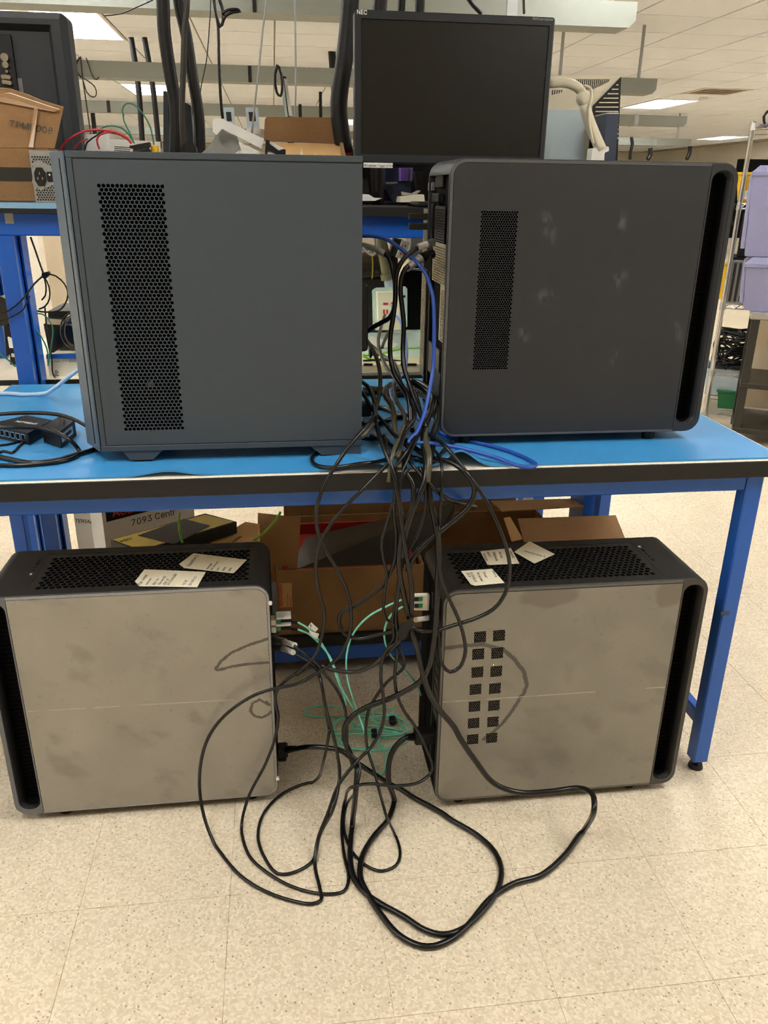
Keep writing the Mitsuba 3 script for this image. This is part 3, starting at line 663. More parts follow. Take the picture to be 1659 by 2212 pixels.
note(N8((835, 455), (1190, 470), (1140, 558), (805, 553), (780, 525)), zt3+.0012, 'pale yellow note with several written lines nearest the edge of the left floor tower', ln, None)
ln = [(s, N8(o)[0], (20, -24), (-20, -3), h) for s, o, h in (('Shutdown 2', (1095, 440), .008), ('asus/per', (1200, 455), .0055), ('10.10 mod 1', (1225, 460), .0055), ('user', (1258, 462), .0055), ('admin', (1290, 466), .0055), ('rackn', (1325, 468), .0055))]
note(N8((1118, 362), (1427, 400), (1350, 478), (1065, 448), (1035, 425)), zt3+.0012, 'pale yellow note titled with one line, farther back on the left floor tower', ln, None)
ln = [(s, N4(o)[0], (13, 34), (27, -4), h) for s, o, h in (('10.10.8.30', (312, 508), .0055), ('ERC IP', (345, 500), .0055), ('Admin rackn', (392, 500), .006), ('User Jan', (440, 495), .006), ('Server 03', (530, 490), .006))]
note(N4((292, 495), (540, 467), (612, 595), (350, 606)), zt3+.0012, 'written note left of the tilted single line note on the right floor tower', ln, None)
note(N4((693, 413), (900, 518), (733, 594), (567, 500)), zt3+.0014, 'tilted note with a single written line on the right floor tower', [('Shutdown 4', N4((640, 492))[0], (42, 12), (-5, -20), .0072)], None)
ln = [(s, N4(o)[0], (14, 27), (27, -3), h) for s, o, h in (('ERC IP', (175, 665), .0055), ('10.10.30.30', (205, 662), .006), ('Pac account', (262, 665), .0055), ('Pac ustr', (310, 660), .0055), ('Server 02', (385, 648), .0055))]
note(N4((135, 655), (388, 637), (490, 752), (250, 775), (215, 765)), zt3+.0012, 'written note at the rear corner of the right floor tower', ln, None)

# ---------------------------------------------------------------- on the shelf, from the left
t = thing('television', 'large dark television seen from its back at the upper left', 'television')
xr = P(157, 170, 1.40)[0]; zt = P(90, 24, 1.40)[2]
b_ = hull_prism(rrect(-1.6, SZ, xr, zt, .02), 1.40, 1.50, .018)
rx1, rz1 = P(122, 170, 1.40)[0], P(60, 53, 1.40)[2]
part(t, 'shell', cut(b_, trimesh.convex.convex_hull(np.vstack([[(x, 1.395, z) for x in (-1.5, rx1+.004) for z in (SZ+.02, rz1+.004)], [(x, 1.43, z) for x in (-1.5, rx1-.012) for z in (SZ+.03, rz1-.012)]]))), 'tv', 30)
part(t, 'socket_panel', cbox(-1.4, P(30, 130, 1.42)[0], 1.42, 1.431, SZ+.03, P(20, 75, 1.42)[2], .001), 'black')
for (px, py, r) in ((12, 125, .011), (14, 141, .009), (17, 155, .004), (9, 167, .006), (15, 167, .006), (21, 168, .006), (11, 178, .006), (17, 179, .006), (23, 180, .006)):
    c = P(px, py, 1.42); part(t, 'socket', cyl(c-(0, .012, 0), c, r, 12), 'chrome', 40)
q = P(44, 190, 1.4295); part(t, 'rating_label', cbox(q[0]-.008, q[0]+.008, 1.4285, 1.4305, q[2]-.045, q[2]+.025, 0), 'grey_ink')
t = thing('cardboard_box', 'battered brown cardboard box with a taped raised flap on the riser shelf', 'box')
a = P(113, 370, 1.12); zb = P(60, 318, 1.12)[2]
part(t, 'body', cbox(-1.05, a[0], 1.12, 1.38, SZ, zb, .004), 'card')
fl_ = [P(-60, 318, 1.12), P(118, 320, 1.12), P(137, 232, 1.17), P(90, 218, 1.175), P(60, 205, 1.18), P(20, 192, 1.19), P(-60, 185, 1.19)]
part(t, 'flap', slab(fl_, (.0, .006, .002)), 'card', label='raised torn flap')
part(t, 'tape', slab([P(-40, 212, 1.170), P(20, 200, 1.178), P(128, 236, 1.158), P(118, 241, 1.155), P(10, 209, 1.170)], (0, -.002, -.001)), 'tape')
part(t, 'tape', slab([P(62, 318, 1.115), P(72, 319, 1.115), P(82, 236, 1.150), P(74, 233, 1.152)], (0, -.001, 0)), 'tape')
part(t, 'tape', cbox(-1.04, a[0]+.001, 1.1188, 1.1200, P(60, 392, 1.12)[2], P(60, 362, 1.12)[2], 0), 'gunmetal', label='dark tape band')
part(t, 'lettering', letters('TPM0008', .017, P(18, 272, 1.138), P(86, 285, 1.138)-P(18, 272, 1.138), P(24, 250, 1.150)-P(18, 272, 1.138), .0008), 'gunmetal')
t = thing('power_supply', 'silver computer power supply with a hexagon grille, standing beside the battered cardboard box', 'power supply')
yp = 1.075
xa, xb, za, zb = P(69, 375, yp)[0], P(150, 375, yp)[0], SZ+.001, P(90, 325, yp)[2]
part(t, 'casing', cbox(xa, xb, yp+.002, yp+.14, za, zb, .001), 'gunmetal')
hc, out = honeycomb(xa+.006, za+.007, 17, int((zb-za-.012)/(.0066*.866)), .0066, .0048, .0015)
solid = unary_union([Polygon([(P(*q, yp)[0], P(*q, yp)[2]) for q in ((70, 395), (72, 352), (82, 345), (108, 358), (118, 368), (124, 395), (118, 398), (88, 412))])])
hcp = extr(rrect(xa, za, xb, zb, .002).difference(out.buffer(1e-5)), .001)
part(t, 'grille', cat(xz(hcp, yp), xz(hc, yp)), 'galv', label='silver hexagon grille')
part(t, 'inlet_plate', xz(extr(solid, .002), yp-.002), 'galv')
c = P(88, 382, yp); pl_ = Polygon([(c[0]+math.cos(k*math.pi/4+.39)*.019*(.8 if k in (0, 3, 4, 7) else 1), c[2]+math.sin(k*math.pi/4+.39)*.024) for k in range(8)])
part(t, 'inlet', xz(extr(pl_, .004), yp-.006), 'black', label='black mains inlet')
for dx, dz in ((0, .008), (-.006, -.004), (.006, -.004)): part(t, 'pin', cbox(c[0]+dx-.0012, c[0]+dx+.0012, yp-.008, yp-.004, c[2]+dz-.003, c[2]+dz+.003, 0), 'chrome')
for (px, py) in ((82, 361), (93, 406)): q = P(px, py, yp-.002); part(t, 'screw', cyl(q-(0, .002, 0), q, .004, 12), 'chrome')
q = P(109, 382, yp); s = part(t, 'switch', cbox(q[0]-.008, q[0]+.008, yp-.006, yp-.001, q[2]-.012, q[2]+.012, .002), 'black'); part(s, 'mark', cbox(q[0]-.002, q[0]+.002, yp-.0066, yp-.006, q[2]+.003, q[2]+.007, 0), 'white')
def wire(name, pts, y, r, m, lab, cate='wire', n=6, top=None, **k):
    pp = [P(*q[:2], q[2] if len(q) > 2 else y) for q in pts]
    if top: pp = [np.array([pp[0][0]+(pp[0][0]-pp[1][0])*.3, pp[0][1], CEIL+.005])] + pp
    return single(name, tube(spline(pp, .02), r, n), m, lab, cate, True, **k)
wire('lead_wire', [(124, 336), (133, 318), (150, 300), (180, 284), (212, 280), (248, 285), (275, 298), (284, 310)], 1.2, .0032, 'red_wire', 'thick red wire arching over the silver power supply')
wire('lead_wire', [(160, 322), (172, 308), (190, 300)], 1.24, .0022, 'red_wire', 'short red wire behind the thick red arch')
wire('lead_wire', [(215, 322), (209, 302), (218, 290), (240, 286), (262, 292), (280, 304)], 1.26, .0028, 'red_wire', 'thin red wire looped to the black clip')
wire('lead_wire', [(183, 324), (188, 308), (210, 292), (225, 282), (240, 280)], 1.28, .002, 'cable', 'thin black wire beside the red wires')
wire('lead_wire', [(212, 288), (222, 275), (240, 271), (262, 276), (278, 290), (290, 310)], 1.3, .0022, 'green_wire', 'lower green wire arching beside the red wires')
wire('lead_wire', [(268, 250), (264, 238), (272, 224), (288, 225), (308, 245), (325, 275), (333, 315)], 1.32, .0022, 'green_wire', 'tall green wire loop behind the black clip')
wire('lead_wire', [(290, 310), (284, 295), (278, 282), (268, 262), (265, 240)], 1.3, .002, 'green_wire', 'green wire rising to the tall green loop')
t = thing('binder_clip', 'black clamp connector lying on the riser shelf by the red wires', 'clip')
part(t, 'jaw', cutout([(279, 315), (322, 307), (324, 316), (318, 318), (328, 330), (286, 332), (288, 322), (280, 320)], 1.2, .03), 'black'); part(t, 'lever', cutout([(286, 324), (314, 320), (315, 324), (288, 329)], 1.197, .004), 'gunmetal')
q = P(333, 323, 1.22); single('yellow_connector', cbox(q[0]-.009, q[0]+.009, 1.22, 1.25, SZ, q[2]+.012, .002), 'yellow', 'small yellow connector beside the black clamp connector', 'connector')
t = thing('label_card', 'white printed card standing behind the red wires on the shelf', 'card')
part(t, 'sheet', cutout([(238, 300), (346, 306), (347, 345), (238, 345)], 1.42, .004), 'white')
for k in range(3): part(t, 'printed_line', cutout([(247, 316+k*4), (280, 318+k*4), (280, 319.5+k*4), (247, 317.5+k*4)], 1.4192, .0006), 'ink')
single('white_carton', cutout([(176, 291), (236, 288), (238, 345), (178, 345)], 1.46, .08), 'white', 'white carton behind the red wires beside the television', 'box')
t = thing('small_monitor', 'small grey monitor seen from behind between the hanging hoses', 'monitor')
part(t, 'back_shell', cutout([(356, 195), (412, 228), (420, 345), (345, 345)], 1.55, .05), 'tv', 30); part(t, 'side_panel', cutout([(345, 345), (353, 196), (362, 200), (368, 345)], 1.53, .05), 'bezel'); part(t, 'port_strip', cutout([(372, 285), (392, 286), (393, 330), (373, 330)], 1.546, .005), 'black')
# hanging hoses, cables
wire('black_hose', [(352, 0), (354, 60), (366, 150), (379, 230), (379, 345)], 1.42, .0185, 'rubber', 'thick black hose hanging from the ceiling, left of the grey conduit', 'hose', 12, True)
wire('black_hose', [(386, 0), (402, 75), (415, 160), (429, 250), (433, 345)], 1.46, .0165, 'rubber', 'thick black hose crossing behind the grey conduit', 'hose', 12, True)
wire('conduit', [(404, 0), (399, 60), (396, 150), (393, 250), (397, 325)], 1.36, .0085, 'gunmetal', 'thin grey conduit hanging in front of the thick black hoses', 'conduit', 10, True)
wire('black_hose', [(283, 81), (298, 180), (309, 330)], 6.55, .023, 'rubber', 'distant black hose dropping from the ceiling, left of its pair', 'hose', 10)
wire('black_hose', [(312, 81), (329, 180), (344, 320)], 6.55, .022, 'rubber', 'distant black hose dropping from the ceiling, right of its pair', 'hose', 10)
wire('braided_hose', [(757, -5), (752, 60), (744, 130), (732, 220), (735, 270), (745, 330)], 1.40, .026, 'rubber', 'black braided hose hanging beside the left edge of the black monitor', 'hose', 14, True)
wire('braided_hose', [(822, -5), (820, 20), (816, 200), (815, 360), (816, 445)], 1.42, .021, 'rubber', 'black braided hose dropping behind the black monitor to the shelf', 'hose', 14, True)
wire('black_hose', [(868, -5), (866, 40), (860, 120)], 1.5, .012, 'rubber', 'black hose above the middle of the black monitor', 'hose', 10, True)
wire('black_hose', [(908, -5), (906, 40), (900, 120)], 1.5, .015, 'rubber', 'black hose above the black monitor, second of the pair', 'hose', 10, True)
wire('black_hose', [(716, 99), (722, 180), (727, 260)], 7.15, .036, 'rubber', 'short dark hose seen left of the black braided hose', 'hose', 10)
wire('hanging_cable', [(462, 0), (471, 55), (473, 130), (477, 215), (481, 256)], 1.5, .0045, 'cable', 'black cable hanging from a knot above the white plastic rail', 'cable', 8, True)
wire('hanging_cable', [(462, 0), (468, 35), (476, 58), (482, 45), (481, 20), (474, 0)], 1.48, .0045, 'cable', 'black cable looped in a knot near the ceiling duct', 'cable', 8)
wire('hanging_cable', [(480, 30), (492, 22), (510, 20), (519, 24), (505, 26), (488, 34), (482, 45)], 1.47, .0042, 'cable', 'coiled tail of the knotted black cable', 'cable', 8)
wire('hanging_cable', [(455, 0), (452, 60), (446, 130), (434, 190), (430, 240)], 1.6, .0016, 'gunmetal', 'thin grey wire hanging beside the knotted black cable', 'wire', 6, True)
wire('hanging_cable', [(575, 0), (568, 60), (560, 140), (551, 220), (544, 288)], 1.45, .0028, 'galv', 'thin grey wire hanging in front of the cable duct', 'wire', 6, True)
wire('hanging_cable', [(637, 0), (638, 80), (639, 170), (637, 262)], 1.5, .0028, 'galv', 'thin teal grey wire hanging straight above the cardboard lid', 'wire', 6, True)
wire('hanging_cable', [(174, 122), (178, 165), (186, 220), (196, 290)], 5.295, .0045, 'gunmetal', 'thin dark wire hanging from the far duct beside the television', 'wire')
wire('hanging_cable', [(186, 125), (193, 145), (200, 165), (208, 172), (214, 166)], 5.295, .004, 'gunmetal', 'hooked end of dark wire on the far duct', 'wire')
wire('hanging_cable', [(178, 168), (190, 175), (205, 188), (208, 205), (200, 210), (188, 200), (180, 175)], 5.295, .004, 'gunmetal', 'drooping loop of dark wire below the far duct', 'wire')
wire('hanging_cable', [(172, 124), (164, 140), (166, 155), (176, 168)], 5.295, .006, 'cable', 'small dark loop at the top of the wire beside the television', 'wire')
wire('hanging_cable', [(225, 34), (260, 30), (290, 18), (330, 0)], 1.6, .0018, 'gunmetal', 'thin wire crossing in front of the upper left light', 'wire')
wire('hanging_cable', [(600, 140), (594, 160), (598, 200), (606, 208), (610, 180), (603, 145), (596, 142)], 1.62, .0045, 'cable', 'bundled black cable hooked on the thin standing tablet', 'cable')
wire('hanging_cable', [(1010, -5), (1022, 12), (1040, 30)], 1.55, .006, 'rubber', 'slanting black cable above the right half of the black monitor', 'cable')
wire('hanging_cable', [(1131, -5), (1132, 30)], 1.55, .004, 'gunmetal', 'thin rod shaped cable above the right corner of the black monitor', 'cable')
t = single('transformer_block', cutout([(398, 312), (404, 307), (416, 308), (424, 318), (424, 345), (400, 345)], 1.3, .04, r=.002), 'black', 'lumpy black block at the foot of the grey conduit', 'power block')
# white rail, bag, lid
t = thing('plastic_rail', 'long white plastic rail with a rounded end leaning over the shelf clutter', 'rail')
part(t, 'bar', cutout([(459, 262), (463, 256), (472, 255), (485, 259), (570, 300), (566, 322), (480, 278), (468, 292), (460, 285)], 1.22, .022, r=.003), 'white', 30)
part(t, 'bar', cutout([(515, 305), (562, 328), (558, 342), (520, 322)], 1.225, .018, r=.002), 'white', 30)
t = thing('clamp_bracket', 'black bracket with a white slot at the end of the white plastic rail', 'bracket')
part(t, 'plate', cutout([(574, 302), (582, 303), (582, 310), (602, 325), (611, 322), (617, 323), (616, 342), (562, 342)], 1.20, .012, holes=[[(577, 327), (583, 326), (604, 337), (603, 341), (590, 341), (578, 335)]], r=.001), 'black')
part(t, 'slot_insert', cutout([(576, 326), (584, 325), (606, 337), (604, 343), (590, 343), (577, 336)], 1.206, .004), 'white')
part(t, 'cover', cutout([(585, 305), (614, 321), (612, 330), (604, 326), (582, 312)], 1.215, .01), 'white')
single('plastic_bag', cutout([(430, 335), (450, 318), (462, 300), (470, 275), (512, 296), (520, 315), (500, 338), (452, 342)], 1.27, .03, r=.004), 'galv', 'crumpled translucent grey bag under the white plastic rail', 'bag')
single('component_box', cutout([(500, 336), (515, 326), (530, 324), (535, 342), (500, 343)], 1.24, .05), 'white', 'small white parts box beneath the white plastic rail', 'box')
for k, (xa_, xb_) in enumerate(((481, 508), (530, 560))):
    t = thing('cable_plate', ['white slotted plate in clear packaging, left of its pair', 'white slotted plate in clear packaging, right of its pair'][k], 'plate')
    d = k*.0
    part(t, 'plate', cutout([(xa_, 232), (xb_-3, 232), (xb_, 275), (xa_+4, 275)], 1.5, .008, holes=[[(xa_+7, 242), (xb_-9, 242), (xb_-7, 262), (xa_+9, 262)]], r=.002), 'sky_panel')
    part(t, 'insert', cutout([(xa_+6, 241), (xb_-8, 241), (xb_-6, 263), (xa_+8, 263)], 1.505, .006), 'gunmetal')
    part(t, 'base', cutout([(xa_+2, 276), (xb_+1, 274), (xb_+3, 290), (xa_+4, 290)], 1.49, .03), 'white')
t = thing('tablet', 'thin framed tablet standing on edge above the cardboard lid', 'tablet')
part(t, 'frame', cutout([(606, 163), (618, 166), (648, 345), (632, 345)], 1.66, .012), 'black'); part(t, 'glass', cutout([(613, 168), (619, 171), (632, 250), (624, 251)], 1.656, .003), 'white'); part(t, 'edge_light', cutout([(606, 163), (611, 164), (622, 252), (616, 253)], 1.654, .004), 'mint')
t = thing('cardboard_box', 'small open cardboard carton with a raised lid and papers inside, left of the black monitor', 'box')
part(t, 'lid', cutout([(572, 258), (577, 252), (724, 254), (733, 260), (731, 311), (570, 305)], 1.42, .006, r=.004), 'card')
part(t, 'body', slab([P(600, 308, 1.40), P(738, 312, 1.40), P(745, 352, 1.22), P(590, 352, 1.22)], (0, 0, -.025)), 'card_edge')
part(t, 'side', slab([P(733, 310, 1.41), P(740, 312, 1.40), P(748, 352, 1.22), P(738, 350, 1.22)], (0, 0, .012)), 'card')
t = thing('folded_papers', 'pale yellow folded papers poking out of the open carton', 'paper')
part(t, 'sheet', cutout([(618, 345), (652, 319), (664, 345)], 1.24, .004), 'paper'); part(t, 'sheet', cutout([(660, 340), (681, 328), (690, 346), (662, 346)], 1.25, .004), 'paper')
t = thing('printed_carton', 'red printed carton between the braided hose and the black monitor', 'box')
part(t, 'body', cutout([(742, 300), (756, 298), (762, 352), (744, 352)], 1.44, .05), 'orange_red'); part(t, 'printed_panel', cutout([(748, 318), (756, 318), (757, 340), (749, 340)], 1.4385, .002), 'red'); part(t, 'label', cutout([(743, 284), (755, 286), (756, 298), (744, 299)], 1.44, .04), 'white')
# monitor
t = thing('monitor', 'black flat monitor standing on the riser shelf above the two upright towers', 'monitor')
ym = 1.10; xl, xr, zl, zh = P(766, 190, ym)[0], P(1188, 190, ym)[0], P(975, 355, ym)[2], P(975, 28, ym)[2]
bz_ = hull_prism(rrect(xl, zl, xr, zh, .008), ym, ym+.045, .003)
sx0, sx1, sz0, sz1 = xl+.017, xr-.014, zl+.022, zh-.020
part(t, 'bezel', cut(bz_, cbox(sx0, sx1, ym-.01, ym+.006, sz0, sz1, 0)), 'bezel')
part(t, 'screen', cbox(sx0, sx1, ym+.004, ym+.006, sz0, sz1, 0), 'screen')
part(t, 'back_shell', hull_prism(rrect(xl+.05, zl+.04, xr-.05, zh-.04, .03), ym+.04, ym+.085, .02), 'bezel', 30)
part(t, 'stand', cat(cbox(.615, .685, ym+.06, ym+.09, SZ+.012, zl+.15, .004), cbox(.54, .76, ym-.03, ym+.17, SZ, SZ+.014, .005)), 'black')
part(t, 'logo', letters('NEC', .0098, P(770, 30, ym-.0004), (1, 0, -.02), (0, 0, 1), .0004, True), 'white')
part(t, 'lettering', letters('MultiSync E222W', .0048, P(1150, 42, ym-.0004), (1, 0, -.02), (0, 0, 1), .0004, shear=.2), 'galv')
a, b = P(785, 351, ym), P(848, 363, ym); l = part(t, 'asset_tag', cbox(a[0], b[0], ym-.0006, ym+.001, b[2], a[2], 0), 'white')
part(l, 'lettering', letters('00 Asset Tag# 1534', .0062, P(785.5, 360, ym-.0008), (1, 0, 0), (0, 0, 1), .0003, False), 'ink')
# right of the monitor
t = thing('white_computer', 'white slotted computer case with a black slotted corner, right of the black monitor', 'computer')
part(t, 'case', cutout([(1150, 163), (1342, 163), (1336, 372), (1150, 372)], 1.42, .16), 'offwhite')
part(t, 'corner_panel', cutout([(1342, 166), (1338, 372), (1268, 372), (1282, 228)], 1.414, .008), 'black')
for k in range(13):
    y_ = 182 + k*9.6; f = (y_-166)/62.; xl_ = 1342-60*min(f, 1)+ (0 if f < 1 else (f-1)*-3); part(t, 'slot', cutout([(xl_+6, y_), (1336, y_), (1336, y_+2.4), (xl_+4, y_+2.4)], 1.412, .003), 'offwhite')
for k in range(17): part(t, 'slot', cutout([(1245+k*4.4, 171), (1247+k*4.4, 171), (1246+k*4.2, 194-max(0, k-8)*2), (1244+k*4.2, 194-max(0, k-8)*2)], 1.4185, .003), 'gunmetal')
for k in range(5): part(t, 'slot', cutout([(1193+k*5, 194), (1195+k*5, 194), (1194+k*5, 205-k*1.5), (1192+k*5, 205-k*1.5)], 1.4185, .003), 'gunmetal')
part(t, 'front_panel', cutout([(1150, 236), (1262, 238), (1270, 372), (1150, 372)], 1.416, .006), 'sky_panel', label='pale blue panel')
t = thing('fabric_arm', 'cream fabric covered arm drooping in front of the white slotted computer', 'arm')
part(t, 'sleeve', tube(spline([P(*q, 1.22) for q in ((1185, 180), (1215, 178), (1240, 184), (1256, 198), (1262, 220))]), .0135, 12), 'offwhite', True)
part(t, 'sleeve', tube(spline([P(*q, 1.21) for q in ((1262, 225), (1272, 260), (1286, 295), (1298, 322))]), [.0175]*8+[.0175]*60 if False else .0165, 12), 'offwhite', True)
part(t, 'joint', trimesh.creation.icosphere(2, .021).apply_translation(P(1260, 213, 1.21)), 'offwhite', True)
part(t, 'cord', tube(spline([P(*q, 1.19) for q in ((1262, 185), (1275, 190), (1278, 210), (1272, 240), (1275, 280), (1282, 310))]), .004, 8), 'offwhite', True)
part(t, 'end_knob', cutout([(1280, 320), (1315, 316), (1316, 326), (1306, 330), (1312, 350), (1274, 350)], 1.2, .04, r=.004), 'white', 30)
t = thing('dark_speaker', 'navy box shaped speaker at the right end of the shelf', 'speaker'); part(t, 'cabinet', cutout([(1311, 246), (1337, 246), (1330, 372), (1304, 372)], 1.30, .10), 'navy'); part(t, 'top_cap', cutout([(1311, 243.5), (1337, 243.5), (1337, 246.5), (1311, 246.5)], 1.302, .096), 'offwhite')
# between the towers, on the shelf
def gap(name, lab, cate, px, y, d, m, r=0.): return single(name, cutout(px, y, d, r=r), m, lab, cate)
gap('purple_box', 'purple box on the shelf seen under the asset tag', 'box', [(866, 362), (884, 362), (882, 391), (866, 391)], 1.45, .06, 'purple')
gap('lavender_box', 'narrow lavender box beside the purple box', 'box', [(884, 362), (892, 362), (891, 391), (884, 391)], 1.46, .05, 'lavender')
gap('black_case', 'black case with a white label strip behind the braided hose', 'case', [(832, 362), (862, 362), (866, 410), (832, 410)], 1.5, .06, 'navy')
gap('white_label', 'small white label strip on the black case', 'label', [(834, 393), (859, 393), (859, 398), (834, 398)], 1.494, .004, 'white')
gap('navy_box', 'dark blue box below the purple box', 'box', [(830, 400), (888, 392), (888, 436), (850, 437)], 1.48, .02, 'navy')
gap('grey_bottle', 'grey tapered bottle beside the rear of the upright dark tower', 'bottle', [(896, 370), (914, 370), (914, 418), (902, 418)], 1.4, .04, 'gunmetal')
gap('black_block', 'black block at the tower edge on the shelf', 'block', [(784, 386), (795, 386), (798, 418), (784, 418)], 1.3, .05, 'black')
gap('white_cradle', 'white plastic cradle lying by the braided hose on the shelf', 'cradle', [(784, 419), (797, 420), (808, 427), (826, 428), (810, 434), (784, 434)], 1.2, .05, 'white')
gap('paper_stack', 'loose stack of papers on the shelf beside the upright dark tower', 'papers', [(866, 425), (916, 420), (918, 437), (864, 437)], 1.2, .08, 'offwhite')
gap('white_tool', 'small white tool lying behind the loose papers', 'tool', [(868, 414), (890, 418), (905, 411), (909, 412), (898, 422), (870, 422)], 1.26, .02, 'white')
# back bench, seen between the towers
t = thing('motor', 'dark bronze motor cylinder behind the left upright tower', 'motor')
a, b = P(770, 578, 1.4), P(848, 570, 1.4); part(t, 'barrel', cyl(a, b, .045, 28), 'bronze', 40); part(t, 'end_cap', cyl(b, b+(.012, 0, .0), .038, 28), 'gunmetal', 40); part(t, 'band', cyl(P(800, 575, 1.4), P(803, 575, 1.4), .047, 28), 'gold', 40); part(t, 'cradle', cbox(a[0], b[0]-.01, 1.37, 1.43, .835, a[2]-.03, .004), 'gunmetal')
t = thing('braided_hose', 'olive braided hose with a pale blue cuff behind the left upright tower', 'hose')
part(t, 'sleeve', tube(spline([P(818, 505, 1.34), P(827, 540, 1.34), P(834, 575, 1.34), P(838, 600, 1.34)]), .019, 14), 'hose_olive', True); part(t, 'collar', cyl(P(836, 592, 1.34), P(838, 604, 1.34), .022, 18), 'hose_olive', 40); part(t, 'cuff', cyl(P(838, 603, 1.34), P(841, 625, 1.34), .014, 18), 'sky_panel', 40)
t = thing('socket_strip', 'grey socket strip tilted behind the braided cables between the towers', 'socket strip')
part(t, 'casing', cutout([(870, 519), (886, 524), (872, 560), (856, 556)], 1.3, .03, r=.002), 'offwhite'); part(t, 'casing', cutout([(852, 515), (870, 518), (856, 555), (842, 550)], 1.32, .04), 'gunmetal')
for (px, py) in ((873, 531), (869, 548)):
    for d in (-3, 3): part(t, 'socket', cutout([(px+d-1, py-2.5), (px+d+1.3, py-2), (px+d+.3, py+3), (px+d-2, py+2.5)], 1.2985, .003), 'red')
gap('dark_monitor', 'black panel standing behind the pale power box between the towers', 'panel', [(868, 600), (885, 572), (925, 560), (925, 722), (868, 722)], 1.42, .04, 'void')
gap('grey_filing_box', 'pale grey ribbed box beside the socket strip', 'box', [(888, 515), (916, 515), (916, 560), (884, 562)], 1.5, .1, 'galv')
t = thing('power_box', 'pale cream power box with red switches between the upright towers', 'power box')
part(t, 'mount_plate', cutout([(804, 628), (812, 622), (876, 619), (880, 624), (880, 705), (872, 712), (812, 714), (806, 705)], 1.32, .008, r=.003), 'mint')
part(t, 'cover', cutout([(815, 632), (862, 631), (864, 712), (818, 713)], 1.29, .035, r=.002), 'cream')
for (xa_, xb_, ya_, yb_) in ((828, 838, 654, 658), (845, 852, 653, 657), (828, 831, 669, 678), (835, 838, 669, 678), (845, 851, 686, 690), (829, 833, 688, 696)): part(t, 'switch', cutout([(xa_, ya_), (xb_, ya_), (xb_, yb_), (xa_, yb_)], 1.287, .004), 'red')
part(t, 'switch', cutout([(845, 659), (851, 659), (850, 670), (846, 670)], 1.287, .004), 'pale_blue_cable')
for (px, py) in ((873, 640), (812, 700)): q = P(px, py, 1.318); part(t, 'screw', cyl(q-(0, .003, 0), q, .004, 10), 'black')
gap('wire_rack', 'dark wire rack at the edge of the left upright tower', 'rack', [(785, 620), (804, 622), (804, 712), (785, 716)], 1.5, .04, 'navy')
t = thing('instrument_case', 'pale mint instrument case behind the cables between the towers', 'instrument')
part(t, 'body', cutout([(770, 720), (925, 718), (925, 790), (770, 790)], 1.36, .1), 'mint'); part(t, 'lid_sheet', cutout([(788, 742), (800, 726), (862, 742), (850, 752), (790, 746)], 1.352, .006), 'white')
wire('ground_wire', [(784, 767), (800, 768), (825, 764), (850, 757), (885, 752), (918, 751)], 1.30, .0035, 'lime', 'lime green wire crossing in front of the mint instrument case', 'wire')
wire('ground_wire', [(784, 769), (806, 778), (825, 784), (845, 787)], 1.29, .0035, 'lime', 'lower lime green wire in front of the mint instrument case', 'wire')
wire('black_cable', [(784, 780), (820, 777), (860, 780), (890, 786)], 1.28, .004, 'cable', 'black cable crossing below the lime green wires', 'cable')
t = thing('test_device', 'long beige device with vents on the bench behind the towers', 'device')
part(t, 'body', cutout([(770, 789), (925, 787), (925, 838), (770, 842)], 1.22, .16), 'beige'); part(t, 'ledge', cutout([(770, 806), (925, 804), (925, 810), (770, 812)], 1.21, .01), 'galv')
for (xa_, xb_) in ((788, 803), (818, 824), (831, 836)): part(t, 'vent', cutout([(xa_, 821), (xb_, 821), (xb_, 828), (xa_, 828)], 1.2185, .004), 'gunmetal')
for (xa_, xb_) in ((786, 805), (866, 900)): part(t, 'pad', cutout([(xa_, 786), (xb_, 786), (xb_, 790), (xa_, 790)], 1.215, .01), 'black')
# left gap between the post and the left tower
gap('black_receiver', 'flat black receiver right of the blue post', 'device', [(104, 672), (170, 672), (172, 690), (104, 688)], 1.5, .2, 'black')
gap('silver_case', 'silver edged case beneath the flat black receiver', 'case', [(98, 688), (162, 692), (162, 704), (100, 700)], 1.45, .2, 'chrome')
gap('black_chassis', 'black slotted chassis under the silver edged case', 'device', [(94, 700), (165, 704), (165, 762), (106, 762)], 1.5, .15, 'black')
gap('antistatic_bag', 'crumpled shiny black bag behind the left upright tower', 'bag', [(116, 725), (130, 705), (150, 703), (175, 710), (180, 760), (150, 756), (114, 752)], 1.38, .05, 'black_gloss')
tor = trimesh.creation.torus(.052, .008, 40, 10); tor = rot(tor, (1, 0, 0), 90); tor = rot(tor, (0, 0, 1), 55); q = P(164, 714, 1.33); tor.apply_translation(q)
single('headphone_ring', tor, 'black_gloss', 'glossy black ring shaped piece at the edge of the left upright tower', 'ring', True)
t = thing('parcel', 'white labelled parcel with a blue top behind the bench mat at left', 'box')
part(t, 'body', cutout([(100, 774), (200, 772), (200, 822), (108, 815)], 1.26, .2), 'offwhite'); part(t, 'blue_edge', cutout([(100, 766), (200, 764), (200, 774), (100, 775)], 1.255, .012), 'blue')
part(t, 'lower_edge', cutout([(118, 815), (200, 822), (200, 834), (118, 834)], 1.265, .2), 'beige')
part(t, 'lettering', letters('1804 STFP 82', .0055, P(117, 783, 1.2592), (1, 0, .02), (0, 0, 1), .0005), 'grey_ink'); part(t, 'lettering', letters('BARCODE'[:0] or 'IIIIIIIII', .006, P(149, 782, 1.2592), (1, 0, .02), (0, 0, 1), .0005, True), 'grey_ink')
for k in range(4): part(t, 'printed_line', cutout([(118, 800+k*3.4), (124+k % 2*3, 800+k*3.4), (124+k % 2*3, 801.4+k*3.4), (118, 801.4+k*3.4)], 1.2593, .0005), 'ink')
